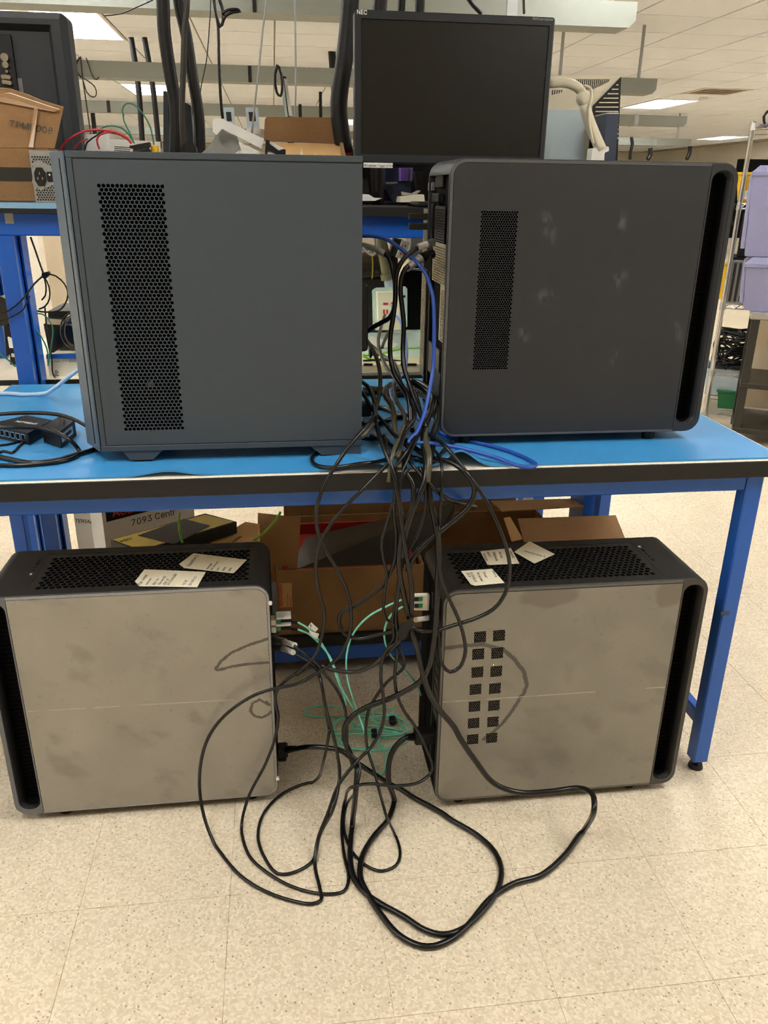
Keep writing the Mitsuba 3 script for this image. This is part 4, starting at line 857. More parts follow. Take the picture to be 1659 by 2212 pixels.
wire('tied_cable', [(66, 512), (76, 540), (88, 575), (94, 592)], 1.3, .0028, 'cable', 'black cable falling from the beam to the cable tie', 'cable')
wire('tied_cable', [(100, 591), (120, 596), (140, 614), (147, 635), (140, 658), (125, 672), (95, 674), (60, 668)], 1.3, .0026, 'cable', 'large round loop of black cable right of the blue post', 'cable')
wire('tied_cable', [(96, 598), (106, 620), (107, 645), (97, 662), (84, 668)], 1.31, .0024, 'cable', 'inner loop of black cable hanging from the cable tie', 'cable')
wire('tied_cable', [(94, 596), (99, 615), (98, 638), (90, 648)], 1.32, .0024, 'cable', 'smallest loop of black cable hanging from the cable tie', 'cable')
wire('tied_cable', [(92, 597), (75, 612), (60, 632), (45, 650), (20, 670), (-10, 682)], 1.09, .0024, 'cable', 'black cable crossing the blue post toward the left edge', 'cable')
wire('tied_cable', [(64, 640), (50, 668), (30, 682), (10, 690), (-10, 692)], 1.09, .0024, 'cable', 'lower black cable crossing the blue post', 'cable')
single('cable_tie', cat(cutout([(90, 590), (104, 587), (106, 594), (98, 602), (90, 600)], 1.295, .02, r=.001)), 'black', 'black hook and loop tie gathering the cables right of the post', 'cable tie')
wire('tied_cable', [(97, 664), (100, 700), (104, 740), (112, 770), (113, 800), (118, 815), (130, 820)], 1.24, .0022, 'cable', 'thin black cable falling in front of the labelled parcel', 'cable')
wire('tied_cable', [(58, 695), (80, 715), (96, 740), (104, 765), (104, 790)], 1.19, .0022, 'green_wire', 'thin green wire curving down right of the blue post', 'wire')
wire('tied_cable', [(60, 677), (90, 678), (105, 690), (113, 705), (113, 730), (108, 760), (105, 785)], 1.23, .0022, 'green_wire', 'second thin green wire falling right of the post', 'wire')
wire('tied_cable', [(0, 764), (18, 778), (34, 792)], 1.2, .0024, 'green_wire', 'green wire at the far left behind the blue post', 'wire')
for k, (px, m, lab) in enumerate((([(0, 640), (12, 645), (20, 700), (0, 705)], 'gunmetal', 'dark ribbed device left of the blue post'), ([(8, 700), (24, 705), (30, 760), (14, 770)], 'black', 'black device low at left of the blue post'), ([(16, 728), (26, 732), (30, 752), (20, 752)], 'white', 'white scrap between the blue posts'), ([(22, 765), (36, 768), (44, 840), (22, 840)], 'black', 'black stack at the foot of the blue post'), ([(24, 764), (34, 766), (35, 772), (25, 771)], 'beige', 'pale strip on the black stack by the blue post'))):
    gap('clutter_device', lab, 'device', px, 1.45 if m != 'white' and m != 'beige' else 1.43, .06 if m != 'white' and m != 'beige' else .01, m)
# on the mat at left
t = thing('network_switch', 'small black network switch on the mat at the left', 'network switch')
zs = MZ+.027
tp_ = [(-42, 912), (57, 897), (112, 905), (66, 943), (0, 931)]
tp_ = [(-30, 917), (57, 897), (112, 907), (60, 936)]
part(t, 'case', hbox(tp_, zs, .0265), 'black')
o = at(33, 911, 2, zs+.0003); xd_ = at(82, 917, 2, zs)-o; part(t, 'logo', letters('NETGEAR', .0095, at(31, 911, 2, zs+.0003), at(80, 918, 2, zs)-at(31, 911, 2, zs), at(45, 902, 2, zs)-at(31, 911, 2, zs), .0005, True), 'white')
c0_, c1_ = at(-30, 917, 2, zs), at(60, 936, 2, zs); dv = (c1_-c0_); nv_ = np.cross(dv, (0, 0, 1)); nv_ /= np.linalg.norm(nv_); nv_ *= np.sign(-nv_[1])
for k in range(5):
    a = c0_+dv*(.33+.125*k); b = c0_+dv*(.33+.125*k+.10)
    p = part(t, 'port', slab([a+(0, 0, -.004), b+(0, 0, -.004), b+(0, 0, -.019), a+(0, 0, -.019)], nv_*.001), 'chrome')
    a2, b2 = a*.85+b*.15, a*.15+b*.85; part(p, 'opening', slab([a2+(0, 0, -.006), b2+(0, 0, -.006), b2+(0, 0, -.017), a2+(0, 0, -.017)], nv_*.0016), 'void')
t = thing('power_adapter', 'black plug in power adapter with a white label beside the network switch', 'power adapter')
za_ = MZ+.036
pa = [(90, 922), (128, 899), (161, 907), (127, 934)]
part(t, 'body', hbox(pa, za_, .0355), 'black')
for (px, py) in ((130, 906), (139, 904)): q = at(px, py+6, 2, za_); part(t, 'prong', cbox(q[0]-.003, q[0]+.003, q[1]-.001, q[1]+.001, q[2]-.002, q[2]+.017, .0005), 'chrome')
a, b = at(127, 934, 2, za_), at(161, 907, 2, za_); d = b-a; nn = np.cross(d, (0, 0, 1)); nn /= np.linalg.norm(nn)
l = part(t, 'label', slab([a+d*.1+(0, 0, -.008), a+d*.8+(0, 0, -.008), a+d*.8+(0, 0, -.026), a+d*.1+(0, 0, -.026)], nn*.0006), 'white')
part(l, 'printed_line', slab([a+d*.2+(0, 0, -.013)+nn*.0006, a+d*.7+(0, 0, -.013)+nn*.0006, a+d*.7+(0, 0, -.020)+nn*.0006, a+d*.2+(0, 0, -.020)+nn*.0006], nn*.0004), 'ink')

t = thing('shelf_lamp', 'task lamp fixed under the riser shelf behind the left upright tower', 'lamp')
part(t, 'housing', cut(cbox(-.30, .22, 1.15, 1.23, 1.285, SZ-.0245, .003), cbox(-.29, .21, 1.16, 1.22, 1.28, 1.30, 0)), 'white')
part(t, 'tube', trimesh.Trimesh([[-.285, 1.165, 1.295], [.205, 1.165, 1.295], [.205, 1.215, 1.295], [-.285, 1.215, 1.295]], [[0, 2, 1], [0, 3, 2]]), 'white', emitter={'type': 'area', 'radiance': {'type': 'rgb', 'value': [34., 34., 24.]}})

t = thing('dark_cabinet', 'dark equipment cabinet behind the black monitor on the riser shelf', 'cabinet'); part(t, 'body', cbox(.345, .93, 1.56, 1.66, SZ, 1.50, .004), 'navy'); part(t, 'face', cbox(.36, .915, 1.556, 1.561, SZ+.012, 1.488, .002), 'black')
q = P(790, 640, .5); part(t1, 'rear_handle', hull_prism(rrect(R_-.004, P(790, 745, .5)[2], R_+.022, P(790, 605, .5)[2], .008), .42, .50, .003), 'black')
q = P(1066, 1436, .1965); part(t4, 'status_light', trimesh.creation.icosphere(1, .0011).apply_translation(q), 'lime', emitter={'type': 'area', 'radiance': {'type': 'rgb', 'value': [1.2, 4., .4]}})
a = P(1566, 1323, .2545); part(bench, 'tape_mark', cbox(a[0]-.010, a[0]+.011, .2542, .2552, a[2]-.006, a[2]+.003, 0), 'navy', label='dark tape mark on the front leg')

# ---------------------------------------------------------------- chrome rack and cart at the right
RY = 3.60
t = rack = thing('wire_rack_shelf', 'tall chrome wire shelf rack at the right edge', 'shelf rack')
rx = P(1575, 580, RY)[0]; zt = P(1624, 262, RY)[2]; RD, RW = .46, 1.2
class RM:
    def __init__(s, x, y): s.o = (x, y)
    def __call__(s, m): return rot(m, (0, 0, 1), -30, (s.o[0], s.o[1], 0))
_part = part
TURN = RM(rx, RY)
def part(parent, name, mesh, m, *a, **k): return _part(parent, name, TURN(mesh) if TURN else mesh, m, *a, **k)
def lx(px, py, y=None): return rx + (P(px, py, RY)[0]-rx)*.87
for (x, y) in ((rx, RY), (rx+RW, RY), (rx, RY+RD), (rx+RW, RY+RD)):
    p = part(t, 'post', cyl((x, y, .02), (x, y, zt), .0145, 16), 'chrome', 40); part(p, 'foot', cyl((x, y, 0), (x, y, .03), .019, 16), 'steel', 40)
    part(p, 'groove', cat(*[cyl((x, y, zz), (x, y, zz+.0025), .0147, 14) for zz in np.arange(.1, zt-.05, .05)]), 'steel')
shz = [P(1640, 268, RY)[2], P(1600, 440, RY)[2], P(1570, 656, RY)[2], P(1540, 801, RY)[2], P(1545, 884, RY)[2]]
for z in shz:
    s = part(t, 'wire_shelf', cat(*[cyl((rx, y, zz), (rx+RW, y, zz), .004, 8) for y in (RY, RY+RD) for zz in (z, z-.028)], *[cyl((x, RY, zz), (x, RY+RD, zz), .004, 8) for x in (rx, rx+RW) for zz in (z, z-.028)],
              *[cyl((rx+RW*(k+.02)/17, RY, z-.028), (rx+RW*(k+.5)/17, RY, z), .0025, 6) for k in range(17)], *[cyl((rx+RW*(k+.5)/17, RY, z), (rx+RW*(k+.98)/17, RY, z-.028), .0025, 6) for k in range(17)],
              *[cyl((rx, RY+.02+k*.03, z), (rx+RW, RY+.02+k*.03, z), .0018, 5) for k in range(15)], *[cyl((rx, RY+.023*k, z-.028), (rx, RY+.023*(k+.5), z), .0022, 5) for k in range(20)]), 'chrome')
    for x in (rx, rx+RW):
        for y in (RY, RY+RD): part(s, 'corner_sleeve', cyl((x, y, z-.035), (x, y, z+.006), .0195, 14, .0165), 'steel', 40)
def bin_(name, lab, m, px, y, d, taper=.02, z0=None):
    w = [P(*q, RY) for q in px]; x0, x1 = min(lx(*q) for q in px), max(lx(*q) for q in px); zb, zh = (min(p[2] for p in w) if z0 is None else z0), max(p[2] for p in w)
    def sh(g): return np.array([(x, yy, z) for z, k in ((zb, taper), (zh, 0)) for x in (x0+k+g, x1-k-g) for yy in (y+k+g, y+d-k-g)])
    t = thing(name, lab, 'bin'); o = trimesh.convex.convex_hull(sh(0)); i = sh(.004); i[:4, 2] += .004; i[4:, 2] += .01
    part(t, 'tub', cut(o, trimesh.convex.convex_hull(i)), m)
    part(t, 'rim', cut(cbox(x0-.008, x1+.008, y-.008, y+d+.008, zh-.014, zh, .002), cbox(x0+.003, x1-.003, y+.003, y+d-.003, zh-.02, zh+.02, 0)), m)
    return t, x0, x1, zb, zh
t, x0, x1, zb, zh = bin_('storage_bin', 'yellow storage bin on the second shelf of the chrome rack', 'yellow', [(1592, 372), (1634, 372), (1634, 434), (1592, 434)], RY+.03, .3, .03, shz[1]+.004)
part(t, 'paper_label', cbox(x0+.06, x1-.03, RY+.022, RY+.03, zb+.02, zb+.07, .001), 'white')
t, *_ = bin_('storage_bin', 'yellow storage bin low behind the left post of the chrome rack', 'yellow', [(1553, 582), (1580, 582), (1580, 654), (1553, 654)], RY+.2, .24, .01, shz[2]+.004)
t, x0, x1, zb, zh = bin_('storage_crate', 'grey open crate on the third shelf of the chrome rack', 'galv', [(1580, 562), (1622, 562), (1622, 652), (1580, 652)], RY+.04, .32, .01, shz[2]+.004)
for k in range(3): part(t, 'slot_bar', cbox(x0+.02+k*.03, x0+.035+k*.03, RY+.030, RY+.036, zb+.01, zh-.02, .001), 'gunmetal')
t = thing('black_equipment', 'tall black equipment case on the third shelf behind the lavender bins', 'equipment')
a = P(1586, 462, RY+.1); b = P(1625, 555, RY+.1); part(t, 'case', cbox(a[0], b[0]+.12, RY+.1, RY+.4, b[2]-.0, a[2], .004), 'black'); part(t, 'edge_strip', cbox(b[0]-.03, b[0], RY+.092, RY+.1, b[2], a[2], .002), 'galv'); part(t, 'base', cbox(a[0]-.02, b[0]+.14, RY+.06, RY+.42, zh+.002, b[2]-.0, .003), 'black')
t, *_ = bin_('storage_bin', 'pale grey bin of loose parts on the fourth shelf of the chrome rack', 'sky_panel', [(1526, 800), (1602, 800), (1602, 832), (1526, 832)], RY+.06, .3, .01, .14)
t, x0, x1, zb, zh = bin_('storage_bin', 'green bin at the bottom of the chrome rack', 'green', [(1551, 843), (1596, 843), (1596, 888), (1551, 888)], RY+.05, .3, .015, shz[4]+.004)
part(t, 'contents', tube(np.array([(x0+.1+.09*math.cos(a*1.0), RY+.2+.09*math.sin(a*1.37), zh+.01+.03*math.sin(a*2.1)) for a in np.linspace(0, 26, 260)]), .006, 6), 'cable', True, kind='stuff')
def scribble(x0, x1, y0, y1, z0, z1, n, seed, r):
    g = np.random.default_rng(seed); ms = []
    for k in range(n):
        c = g.uniform((x0, y0, z0), (x1, y1, z1)); q = [c + g.normal(size=3)*((x1-x0)*.28, (y1-y0)*.25, (z1-z0)*.3) for _ in range(6)]
        q = np.clip(np.array(q), (x0, y0, z0), (x1, y1, z1)); ms.append(tube(spline(q, .02), r, 5))
    return cat(*ms)
a, b = P(1536, 705, RY+.1), P(1625, 798, RY+.1)
single('cable_pile', TURN(scribble(a[0], b[0]+.2, RY+.05, RY+.4, shz[3]+.006, a[2]-.03, 46, 3, .0055)), 'cable', 'tangled pile of black cables on the fourth shelf of the chrome rack', 'cables', True, kind='stuff')
t = thing('storage_bin', 'large lavender bin on top of another lavender bin on the steel cart', 'bin')
def lav(t, z0, z1, xl, y, d, w):
    o = trimesh.convex.convex_hull(np.array([(x, yy, z) for z, k in ((z0, .03), (z1-.03, 0)) for x in (xl+k, xl+w-k) for yy in (y+k, y+d-k)] + [(x, yy, z1) for x in (xl+.03, xl+w-.03) for yy in (y+.03, y+d-.03)]))
    part(t, 'tub', o, 'lavender'); [part(t, 'edge_rib', cyl((xl+.012, yy, z0+.04), (xl-.0, yy, z1-.05), .012, 10), 'lavender', 40) for yy in (y+.03, y+d-.03)]
    part(t, 'lid_rim', cbox(xl-.006, xl+w+.006, y-.006, y+d+.006, z1-.055, z1-.03, .004), 'lavender')
CY = 3.05
TURN = RM(P(1604, 800, CY-.04)[0], CY-.04)
ctz = P(1625, 672, CY)[2]
xl1, xl2 = P(1604, 610, CY)[0], P(1616, 450, CY)[0]; zmid = P(1606, 556, CY)[2]
lav(t, zmid+.002, P(1650, 356, CY)[2], xl2-.01, CY, .42, .55)
t = thing('storage_bin', 'lower lavender bin standing directly on the steel cart', 'bin'); lav(t, ctz+.001, zmid-.001, xl1-.01, CY-.01, .42, .55)
t = thing('steel_cart', 'dark steel cart carrying the lavender bins at the right edge', 'cart')
cl = P(1604, 800, CY-.04)[0]
for (x, y) in ((cl, CY-.04), (cl+.62, CY-.04), (cl, CY+.43), (cl+.62, CY+.43)): part(t, 'leg', cbox(x, x+.045, y, y+.045, .0, ctz-.035, .003), 'gunmetal')
part(t, 'top_tray', cbox(cl-.01, cl+.68, CY-.05, CY+.49, ctz-.04, ctz, .004), 'steel')
for py in (826,): z = P(1620, py, CY-.04)[2]; part(t, 'middle_tray', cbox(cl, cl+.67, CY-.045, CY+.48, z-.03, z, .003), 'gunmetal')
part(t, 'bottom_tray', cbox(cl, cl+.67, CY-.045, CY+.48, .07, .10, .003), 'gunmetal')
part(t, 'back_panel', cbox(cl+.05, cl+.62, CY+.44, CY+.45, .12, ctz-.05, 0), 'tan_wall')
TURN = None; part = _part
a = P(1640, 372, RY+.5); single('wall_screen', cbox(a[0], a[0]+1.6, RY+.75, RY+.80, 1.1, P(1640, 344, RY+.75)[2], .004), 'void', 'black panel behind the chrome rack', 'panel')
wire('rack_cable', [(1659, 240), (1650, 252), (1652, 268)], RY-.03, .008, 'cable', 'black cable curling over the top of the chrome rack', 'cable')
wire('rack_cable', [(1588, 440), (1580, 460), (1581, 480), (1584, 486)], RY-.03, .006, 'cable', 'short black lead hanging from the second shelf of the chrome rack', 'cable')
wire('hanging_cable', [(1364, 296), (1366, 312), (1362, 328), (1361, 345)], 11.82, .024, 'cable', 'black cable hooked over a duct above the upright dark tower', 'cable')
wire('hanging_cable', [(1405, 320), (1405, 334), (1399, 345)], 11.9, .034, 'cable', 'curved black cable hanging above the upright dark tower, left of its pair', 'cable')
wire('hanging_cable', [(1491, 316), (1489, 332), (1483, 345)], 11.9, .034, 'cable', 'curved black cable hanging above the upright dark tower, right of its pair', 'cable')

# ---------------------------------------------------------------- cables (each traced at its own distance)
ZA = lambda x, y, d: (640+x/2.9625, 900+y/2.9625, d)
ZB = lambda x, y, d: (640+x/3.072, 620+y/3.072, d)
ZC = lambda x, y, d: (560+x/4.1475, 1260+y/4.1475, d)
ZD = lambda x, y, d: (380+x/1.765, 1560+y/1.765, d)
ZE = lambda x, y, d: (880+x/2.13, 1060+y/2.13, d)
ZF = lambda x, y, d: (780+x/5.53, 500+y/5.53, d)
ZL = lambda x, y, d: (x/2.592, 1140+y/2.592, d)
ZN = lambda x, y, d: (x/3.69, 420+y/3.69, d)
ZG = lambda x, y, d: (760+x/7.136, 330+y/7.136, d)
def place(q, r):
    px, py, d = q
    if d == 'm':
        p = at(px, py, 2, MZ+r); p[2] += float(mat_h(np.array(p[0]), np.array(p[1]))); return p
    if d == 'f': return at(px, py, 2, r)
    p = P(px, py, d)
    if p[2] < r: p = at(px, py, 2, r)
    if MZ-.06 < p[2] < MZ+r and p[1] > BF-.004: p = at(px, py, 2, MZ+r)
    return p
def cable(name, lab, pts, r, m='cable', category='cable', n=8, parts=()):
    path = spline([place(q, r) for q in pts], .009)
    path[:, 2] = np.maximum(path[:, 2], r*.98)
    if parts is None: return single(name, tube(path, r, n), m, lab, category, True)
    t = thing(name, lab, category); part(t, 'cord', tube(path, r, n), m, True)
    return t
def plain(name, lab, pts, r, m='cable', category='cable', n=8): return cable(name, lab, pts, r, m, category, n, None)

# thin black leads that hang over the bench edge and loop on the floor
plain('black_cable', 'thin black cable in the widest loop over the left floor tower and floor', [ZB(470,650,.50), ZB(510,740,.46), ZB(520,840,.40), ZA(490,15,.28), ZA(330,200,.215), ZA(180,440,.19), ZA(130,600,.19), ZA(150,780,.19), ZA(260,980,.19), ZA(330,1130,.20), ZA(352,1300,.21), ZA(330,1430,.21), ZA(250,1560,.215), ZA(120,1650,.22), ZA(0,1712,.225), ZL(1520,905,.235), ZL(1400,950,.235), ZL(1250,1060,.235), ZL(1160,1190,.235), ZL(1118,1380,.23), ZD(100,330,.195), ZD(150,470,'f'), ZD(240,580,'f'), ZD(330,640,'f'), ZD(430,678,'f'), ZD(520,693,'f'), ZD(553,680,'f'), ZD(550,640,'f'), ZD(530,545,'f'), ZD(540,450,.10), ZD(580,345,.12), ZD(620,240,.14), ZD(690,150,.16), ZC(1000,1470,.18), ZC(1080,1340,.18), ZC(1120,1180,.18), ZC(1110,1000,.18), ZC(1090,870,.18), ZC(1100,700,.18), ZC(1130,610,.18), ZA(640,1440,.18), ZA(640,1250,.18), ZA(665,1020,.18), ZA(690,800,.19)], .0038)
plain('black_cable', 'thin black cable crossing the first one in front of the blue apron', [ZB(740,650,.42), ZB(760,760,.36), ZB(790,850,.32), ZB(720,960,.28), ZA(640,235,.22), ZA(450,440,.19), ZA(330,560,.185), ZA(220,690,.185), ZA(150,820,.185), ZA(125,960,.185), ZA(140,1100,.19), ZA(180,1260,.20), ZA(165,1400,.205), ZA(110,1540,.21), ZA(0,1650,.22), ZC(400,770,.23), ZC(280,840,.24), ZC(160,955,.245), ZC(145,1050,.25), ZC(170,1200,.25), ZC(140,1390,.245), ZC(60,1610,.24), ZD(275,290,.22), ZD(250,400,'f'), ZD(280,510,'f'), ZD(350,575,'f'), ZD(450,630,'f'), ZD(560,655,'f'), ZD(640,645,'f'), ZD(658,600,'f'), ZD(640,500,'f'), ZD(632,390,'f'), ZD(645,300,'f'), ZD(680,245,.12), ZD(740,235,.14), ZD(840,243,.15), ZD(930,228,.17), ZD(975,185,.19), ZD(950,90,.19), ZC(1400,1290,.19), ZC(1290,1130,.19), ZC(1230,980,.19), ZC(1215,800,.19), ZC(1235,640,.19), ZA(640,1480,.19)], .0036)
plain('black_cable', 'black cable making the narrow floor loop nearest the right floor tower', [ZC(1250,560,.2), ZC(1300,690,.2), ZC(1290,760,.2), ZC(1150,880,.2), ZC(1050,1010,.2), ZC(985,1130,.2), ZC(955,1280,.19), ZC(970,1480,.18), ZC(1030,1680,.17), ZD(770,240,.15), ZD(800,350,.11), ZD(835,430,'f'), ZD(855,500,'f'), ZD(840,545,'f'), ZD(785,568,'f'), ZD(730,550,'f'), ZD(670,490,'f'), ZD(640,400,'f'), ZD(650,320,'f'), ZD(690,245,.14), ZD(700,160,.17), ZC(800,1500,.19), ZC(785,1250,.2), ZC(755,1080,.21), ZC(680,930,.23), ZC(570,790,.25), ZC(440,655,.27), ZC(310,560,.29)], .0034)
plain('black_cable', 'black cable making the middle floor loop beside the left floor tower', [ZC(300,625,.30), ZC(410,680,.28), ZC(510,760,.25), ZC(550,870,.22), ZC(590,1090,.20), ZC(645,1290,.19), ZC(690,1480,.18), ZC(720,1690,.16), ZC(700,1880,.13), ZD(600,330,.11), ZD(550,430,'f'), ZD(520,530,'f'), ZD(450,573,'f'), ZD(390,578,'f'), ZD(335,510,'f'), ZD(313,430,'f'), ZD(340,340,'f'), ZD(420,265,'f'), ZD(520,230,'f'), ZD(565,140,.22), ZD(585,30,.23), ZC(625,1300,.235), ZC(600,1150,.24)], .0036)
for pts, lab in (([ZC(125,500,.39), ZC(230,525,.34), ZC(320,555,.29)], 'upper grey plug with a white tag at the rear of the left floor tower'), ([ZC(125,570,.39), ZC(220,585,.34), ZC(305,620,.29)], 'lower grey plug with a white tag at the rear of the left floor tower')):
    t = thing('cable_connector', lab, 'connector'); a, b, c_ = [place(q, 0) for q in pts]
    part(t, 'shell', cyl(a, b, .0085, 10), 'galv', 40); part(t, 'tag', cyl(b+(c_-b)*.05, c_, .0065, 10), 'white', 40)
# power cords
t = cable('mains_cable', 'thick black power cord from the left floor tower looping widest on the floor', [ZC(270,1490,.37), ZC(330,1482,.34), ZC(450,1466,.31), ZC(620,1476,.295), ZC(740,1505,.285), ZC(850,1590,.275), ZC(1000,1690,.265), ZC(1200,1815,'f'), ZC(1400,1930,'f'), ZC(1640,2060,'f'), ZD(1050,372,'f'), ZD(1150,432,'f'), ZD(1215,495,'f'), ZD(1240,560,'f'), ZD(1228,635,'f'), ZD(1170,720,'f'), ZD(1090,790,'f'), ZD(1020,810,'f'), ZD(950,793,'f'), ZD(870,742,'f'), ZD(780,692,'f'), ZD(720,650,'f'), ZD(680,598,'f'), ZD(665,530,'f'), ZD(672,400,'f'), ZD(686,260,.14), ZD(690,170,.17), ZC(850,1640,.18), ZC(815,1530,.19), ZC(765,1400,.2), ZC(770,1280,.2), ZC(830,1195,.2), ZC(950,1115,.2), ZC(1150,1040,.19), ZC(1300,970,.18), ZC(1440,880,.17), ZC(1520,740,.16), ZC(1565,500,.16), ZC(1590,200,.16), ZA(905,1050,.165), ZA(912,850,.17), ZA(890,680,.18), ZA(855,520,.19), ZA(848,330,.21), ZA(875,180,.27), ZB(905,990,.30), ZB(935,880,.34), ZB(925,770,.40), ZB(880,700,.44), ZB(800,650,.47)], .0062, 'cable', 'power cord', 10)
a = place(ZC(165,1500,.40), 0); b = place(ZC(255,1490,.375), 0); part(t, 'plug', cat(cbox(a[0]-.002, b[0], a[1]-.018, a[1]+.018, a[2]-.014, a[2]+.014, .004), cbox(a[0], b[0]-.004, a[1]-.016, a[1]+.016, a[2]-.026, a[2]-.012, .004)), 'rubber'); part(t, 'strain_relief', cyl(b, place(ZC(330,1480,.34), 0), .0095, 12, .0065), 'rubber', 40)
t = cable('mains_cable', 'thick black power cord from the right floor tower sweeping right across the floor', [ZC(1330,1372,.25), ZC(1240,1440,.245), ZC(1180,1540,.24), ZC(1155,1700,.232), ZC(1165,1800,.222), ZD(832,300,'f'), ZD(810,370,'f'), ZD(755,435,'f'), ZD(712,510,'f'), ZD(703,590,'f'), ZD(735,660,'f'), ZD(790,745,'f'), ZD(850,812,'f'), ZD(920,850,'f'), ZD(980,855,'f'), ZD(1050,828,'f'), ZD(1110,778,'f'), ZD(1200,672,'f'), ZD(1290,615,'f'), ZD(1390,585,'f'), ZD(1480,510,'f'), ZD(1550,420,'f'), ZD(1595,330,.02), ZD(1588,275,.06), ZD(1540,252,.10), ZD(1430,264,.12), ZD(1310,268,.13), ZD(1215,235,.14), ZD(1140,145,.15), ZD(1080,55,.16), ZE(220,1095,.165), ZE(150,1010,.165), ZE(100,930,.165), ZE(65,810,.165), ZE(35,690,.165), ZE(12,625,.17)], .0064, 'cable', 'power cord', 10)
a = place(ZC(1560,1370,.31), 0); b = place(ZC(1390,1375,.27), 0); part(t, 'plug', cbox(b[0], a[0], b[1]-.015, b[1]+.022, b[2]-.017, b[2]+.015, .004), 'rubber'); part(t, 'strain_relief', cyl(b, place(ZC(1320,1380,.25), 0), .0105, 12, .0068), 'rubber', 40)
a, b = place(ZC(1385,310,.17), 0), place(ZC(1245,520,.17), 0)
part(t, 'coupler', cat(trimesh.convex.convex_hull(np.array([place(ZC(x, y, d), 0) for x, y in ((1270,360),(1340,330),(1385,350),(1310,500),(1255,525),(1240,440)) for d in (.155, .185)]))), 'rubber')
plain('black_cable', 'thick black lead dropping from the bench into the black plug coupler', [ZB(850,900,.36), ZA(690,330,.21), ZA(745,430,.19), ZA(750,520,.18), ZA(735,600,.18), ZA(690,720,.18), ZA(660,860,.18), ZA(662,1010,.18), ZA(690,1150,.18), ZA(722,1290,.175)], .0058)
# loops over the right floor tower
plain('black_cable', 'black cable in the large loop over the top of the right floor tower', [ZA(820,100,.32), ZA(890,140,.27), ZA(960,195,.22), ZA(1060,320,.19), ZA(1180,480,.165), ZA(1270,650,.155), ZA(1335,810,.15), ZA(1366,960,.15), ZA(1345,1110,.15), ZA(1270,1225,.15), ZA(1150,1290,.155), ZA(1010,1335,.16), ZA(880,1372,.165), ZA(800,1372,.17), ZA(740,1345,.17)], .0042)
plain('black_cable', 'thick black cable bulging to the right in front of the blue apron', [ZA(700,150,.30), ZA(800,230,.26), ZA(900,275,.235), ZA(990,290,.21), ZA(1070,345,.185), ZA(1130,420,.175), ZA(1142,490,.175), ZA(1100,580,.175), ZA(1000,670,.18), ZA(900,750,.18), ZA(810,830,.18), ZA(745,910,.18), ZA(715,990,.18)], .0058)
plain('black_cable', 'black cable dangling in a narrow loop beside the square cut-outs', [ZA(905,700,.16), ZA(908,900,.155), ZA(935,1070,.15), ZA(985,1180,.15), ZA(1040,1300,.15), ZA(1072,1410,.15), ZA(1082,1510,.15), ZA(1045,1605,.15), ZA(985,1635,.15), ZA(935,1590,.155), ZA(918,1500,.16), ZA(905,1400,.17), ZA(890,1300,.18)], .0040)
plain('black_cable', 'black cable curving left in front of the warning box', [ZA(720,330,.20), ZA(640,450,.19), ZA(625,600,.19), ZA(640,760,.19), ZA(630,920,.19), ZA(560,1070,.2), ZA(470,1150,.21), ZA(370,1215,.22), ZA(290,1255,.23), ZA(273,1310,.23), ZA(310,1390,.22), ZA(400,1420,.21), ZA(520,1395,.2), ZA(650,1370,.185), ZA(720,1350,.175)], .0042)
plain('ribbed_cable', 'straight black cable with printed marks down the middle of the bundle', [ZB(520,780,.44), ZA(520,80,.29), ZA(560,200,.23), ZA(605,310,.20), ZA(640,440,.185), ZA(668,620,.18), ZA(690,800,.175), ZA(718,960,.175), ZA(740,1110,.175), ZA(735,1280,.175)], .0050)
plain('black_cable', 'thin black cable bent sharply in front of the dark device', [ZA(640,330,.2), ZA(620,540,.19), ZA(575,700,.19), ZA(545,810,.19), ZA(560,920,.19), ZA(580,1010,.19), ZA(562,1150,.19), ZA(562,1260,.19), ZA(600,1320,.185), ZA(660,1338,.18)], .0032)
plain('black_cable', 'thin black cable falling straight at the right of the bundle', [ZA(880,210,.28), ZA(915,260,.23), ZA(932,330,.2), ZA(930,450,.185), ZA(922,600,.18), ZA(916,740,.18)], .0032)
plain('black_cable', 'thin black cable weaving behind the thick power cord', [ZA(690,250,.24), ZA(760,330,.205), ZA(820,420,.19), ZA(825,520,.185), ZA(812,660,.185), ZA(760,790,.185), ZA(700,890,.185), ZA(660,1030,.185), ZA(635,1180,.185), ZA(618,1300,.185), ZA(622,1420,.185), ZA(580,1490,.19), ZA(550,1560,.19)], .0034)
plain('black_cable', 'black cable slanting across the printed cable to the left', [ZA(800,80,.30), ZA(745,200,.24), ZA(690,330,.20), ZA(640,520,.185), ZA(620,560,.185)], .0034)
plain('black_cable', 'grey black cable swinging low under the shelf rail to the black coupler', [ZC(560,740,.26), ZC(640,770,.25), ZC(780,795,.24), ZC(900,785,.23), ZC(1020,730,.21), ZC(1130,640,.2), ZC(1230,540,.185), ZC(1290,470,.175)], .0048, 'cable_grey')
plain('black_cable', 'thick black power lead down the right of the bundle', [ZB(760,620,.48), ZB(860,690,.44), ZB(905,730,.40), ZB(890,830,.36), ZB(850,940,.31), ZA(815,200,.25), ZA(832,300,.21), ZA(820,420,.185), ZA(780,520,.18), ZA(740,620,.18), ZA(700,760,.18), ZA(680,900,.18)], .0064)
plain('black_cable', 'black lead crossing under the bench edge at right', [ZA(790,330,.21), ZA(870,450,.19), ZA(960,520,.2), ZA(1060,555,.24), ZA(1150,575,.3)], .0044)
plain('black_cable', 'thin black lead slanting over the bench edge at the middle', [ZA(560,120,.27), ZA(590,230,.22), ZA(615,330,.2), ZA(700,230,.22), ZA(760,130,.27)], .0036)
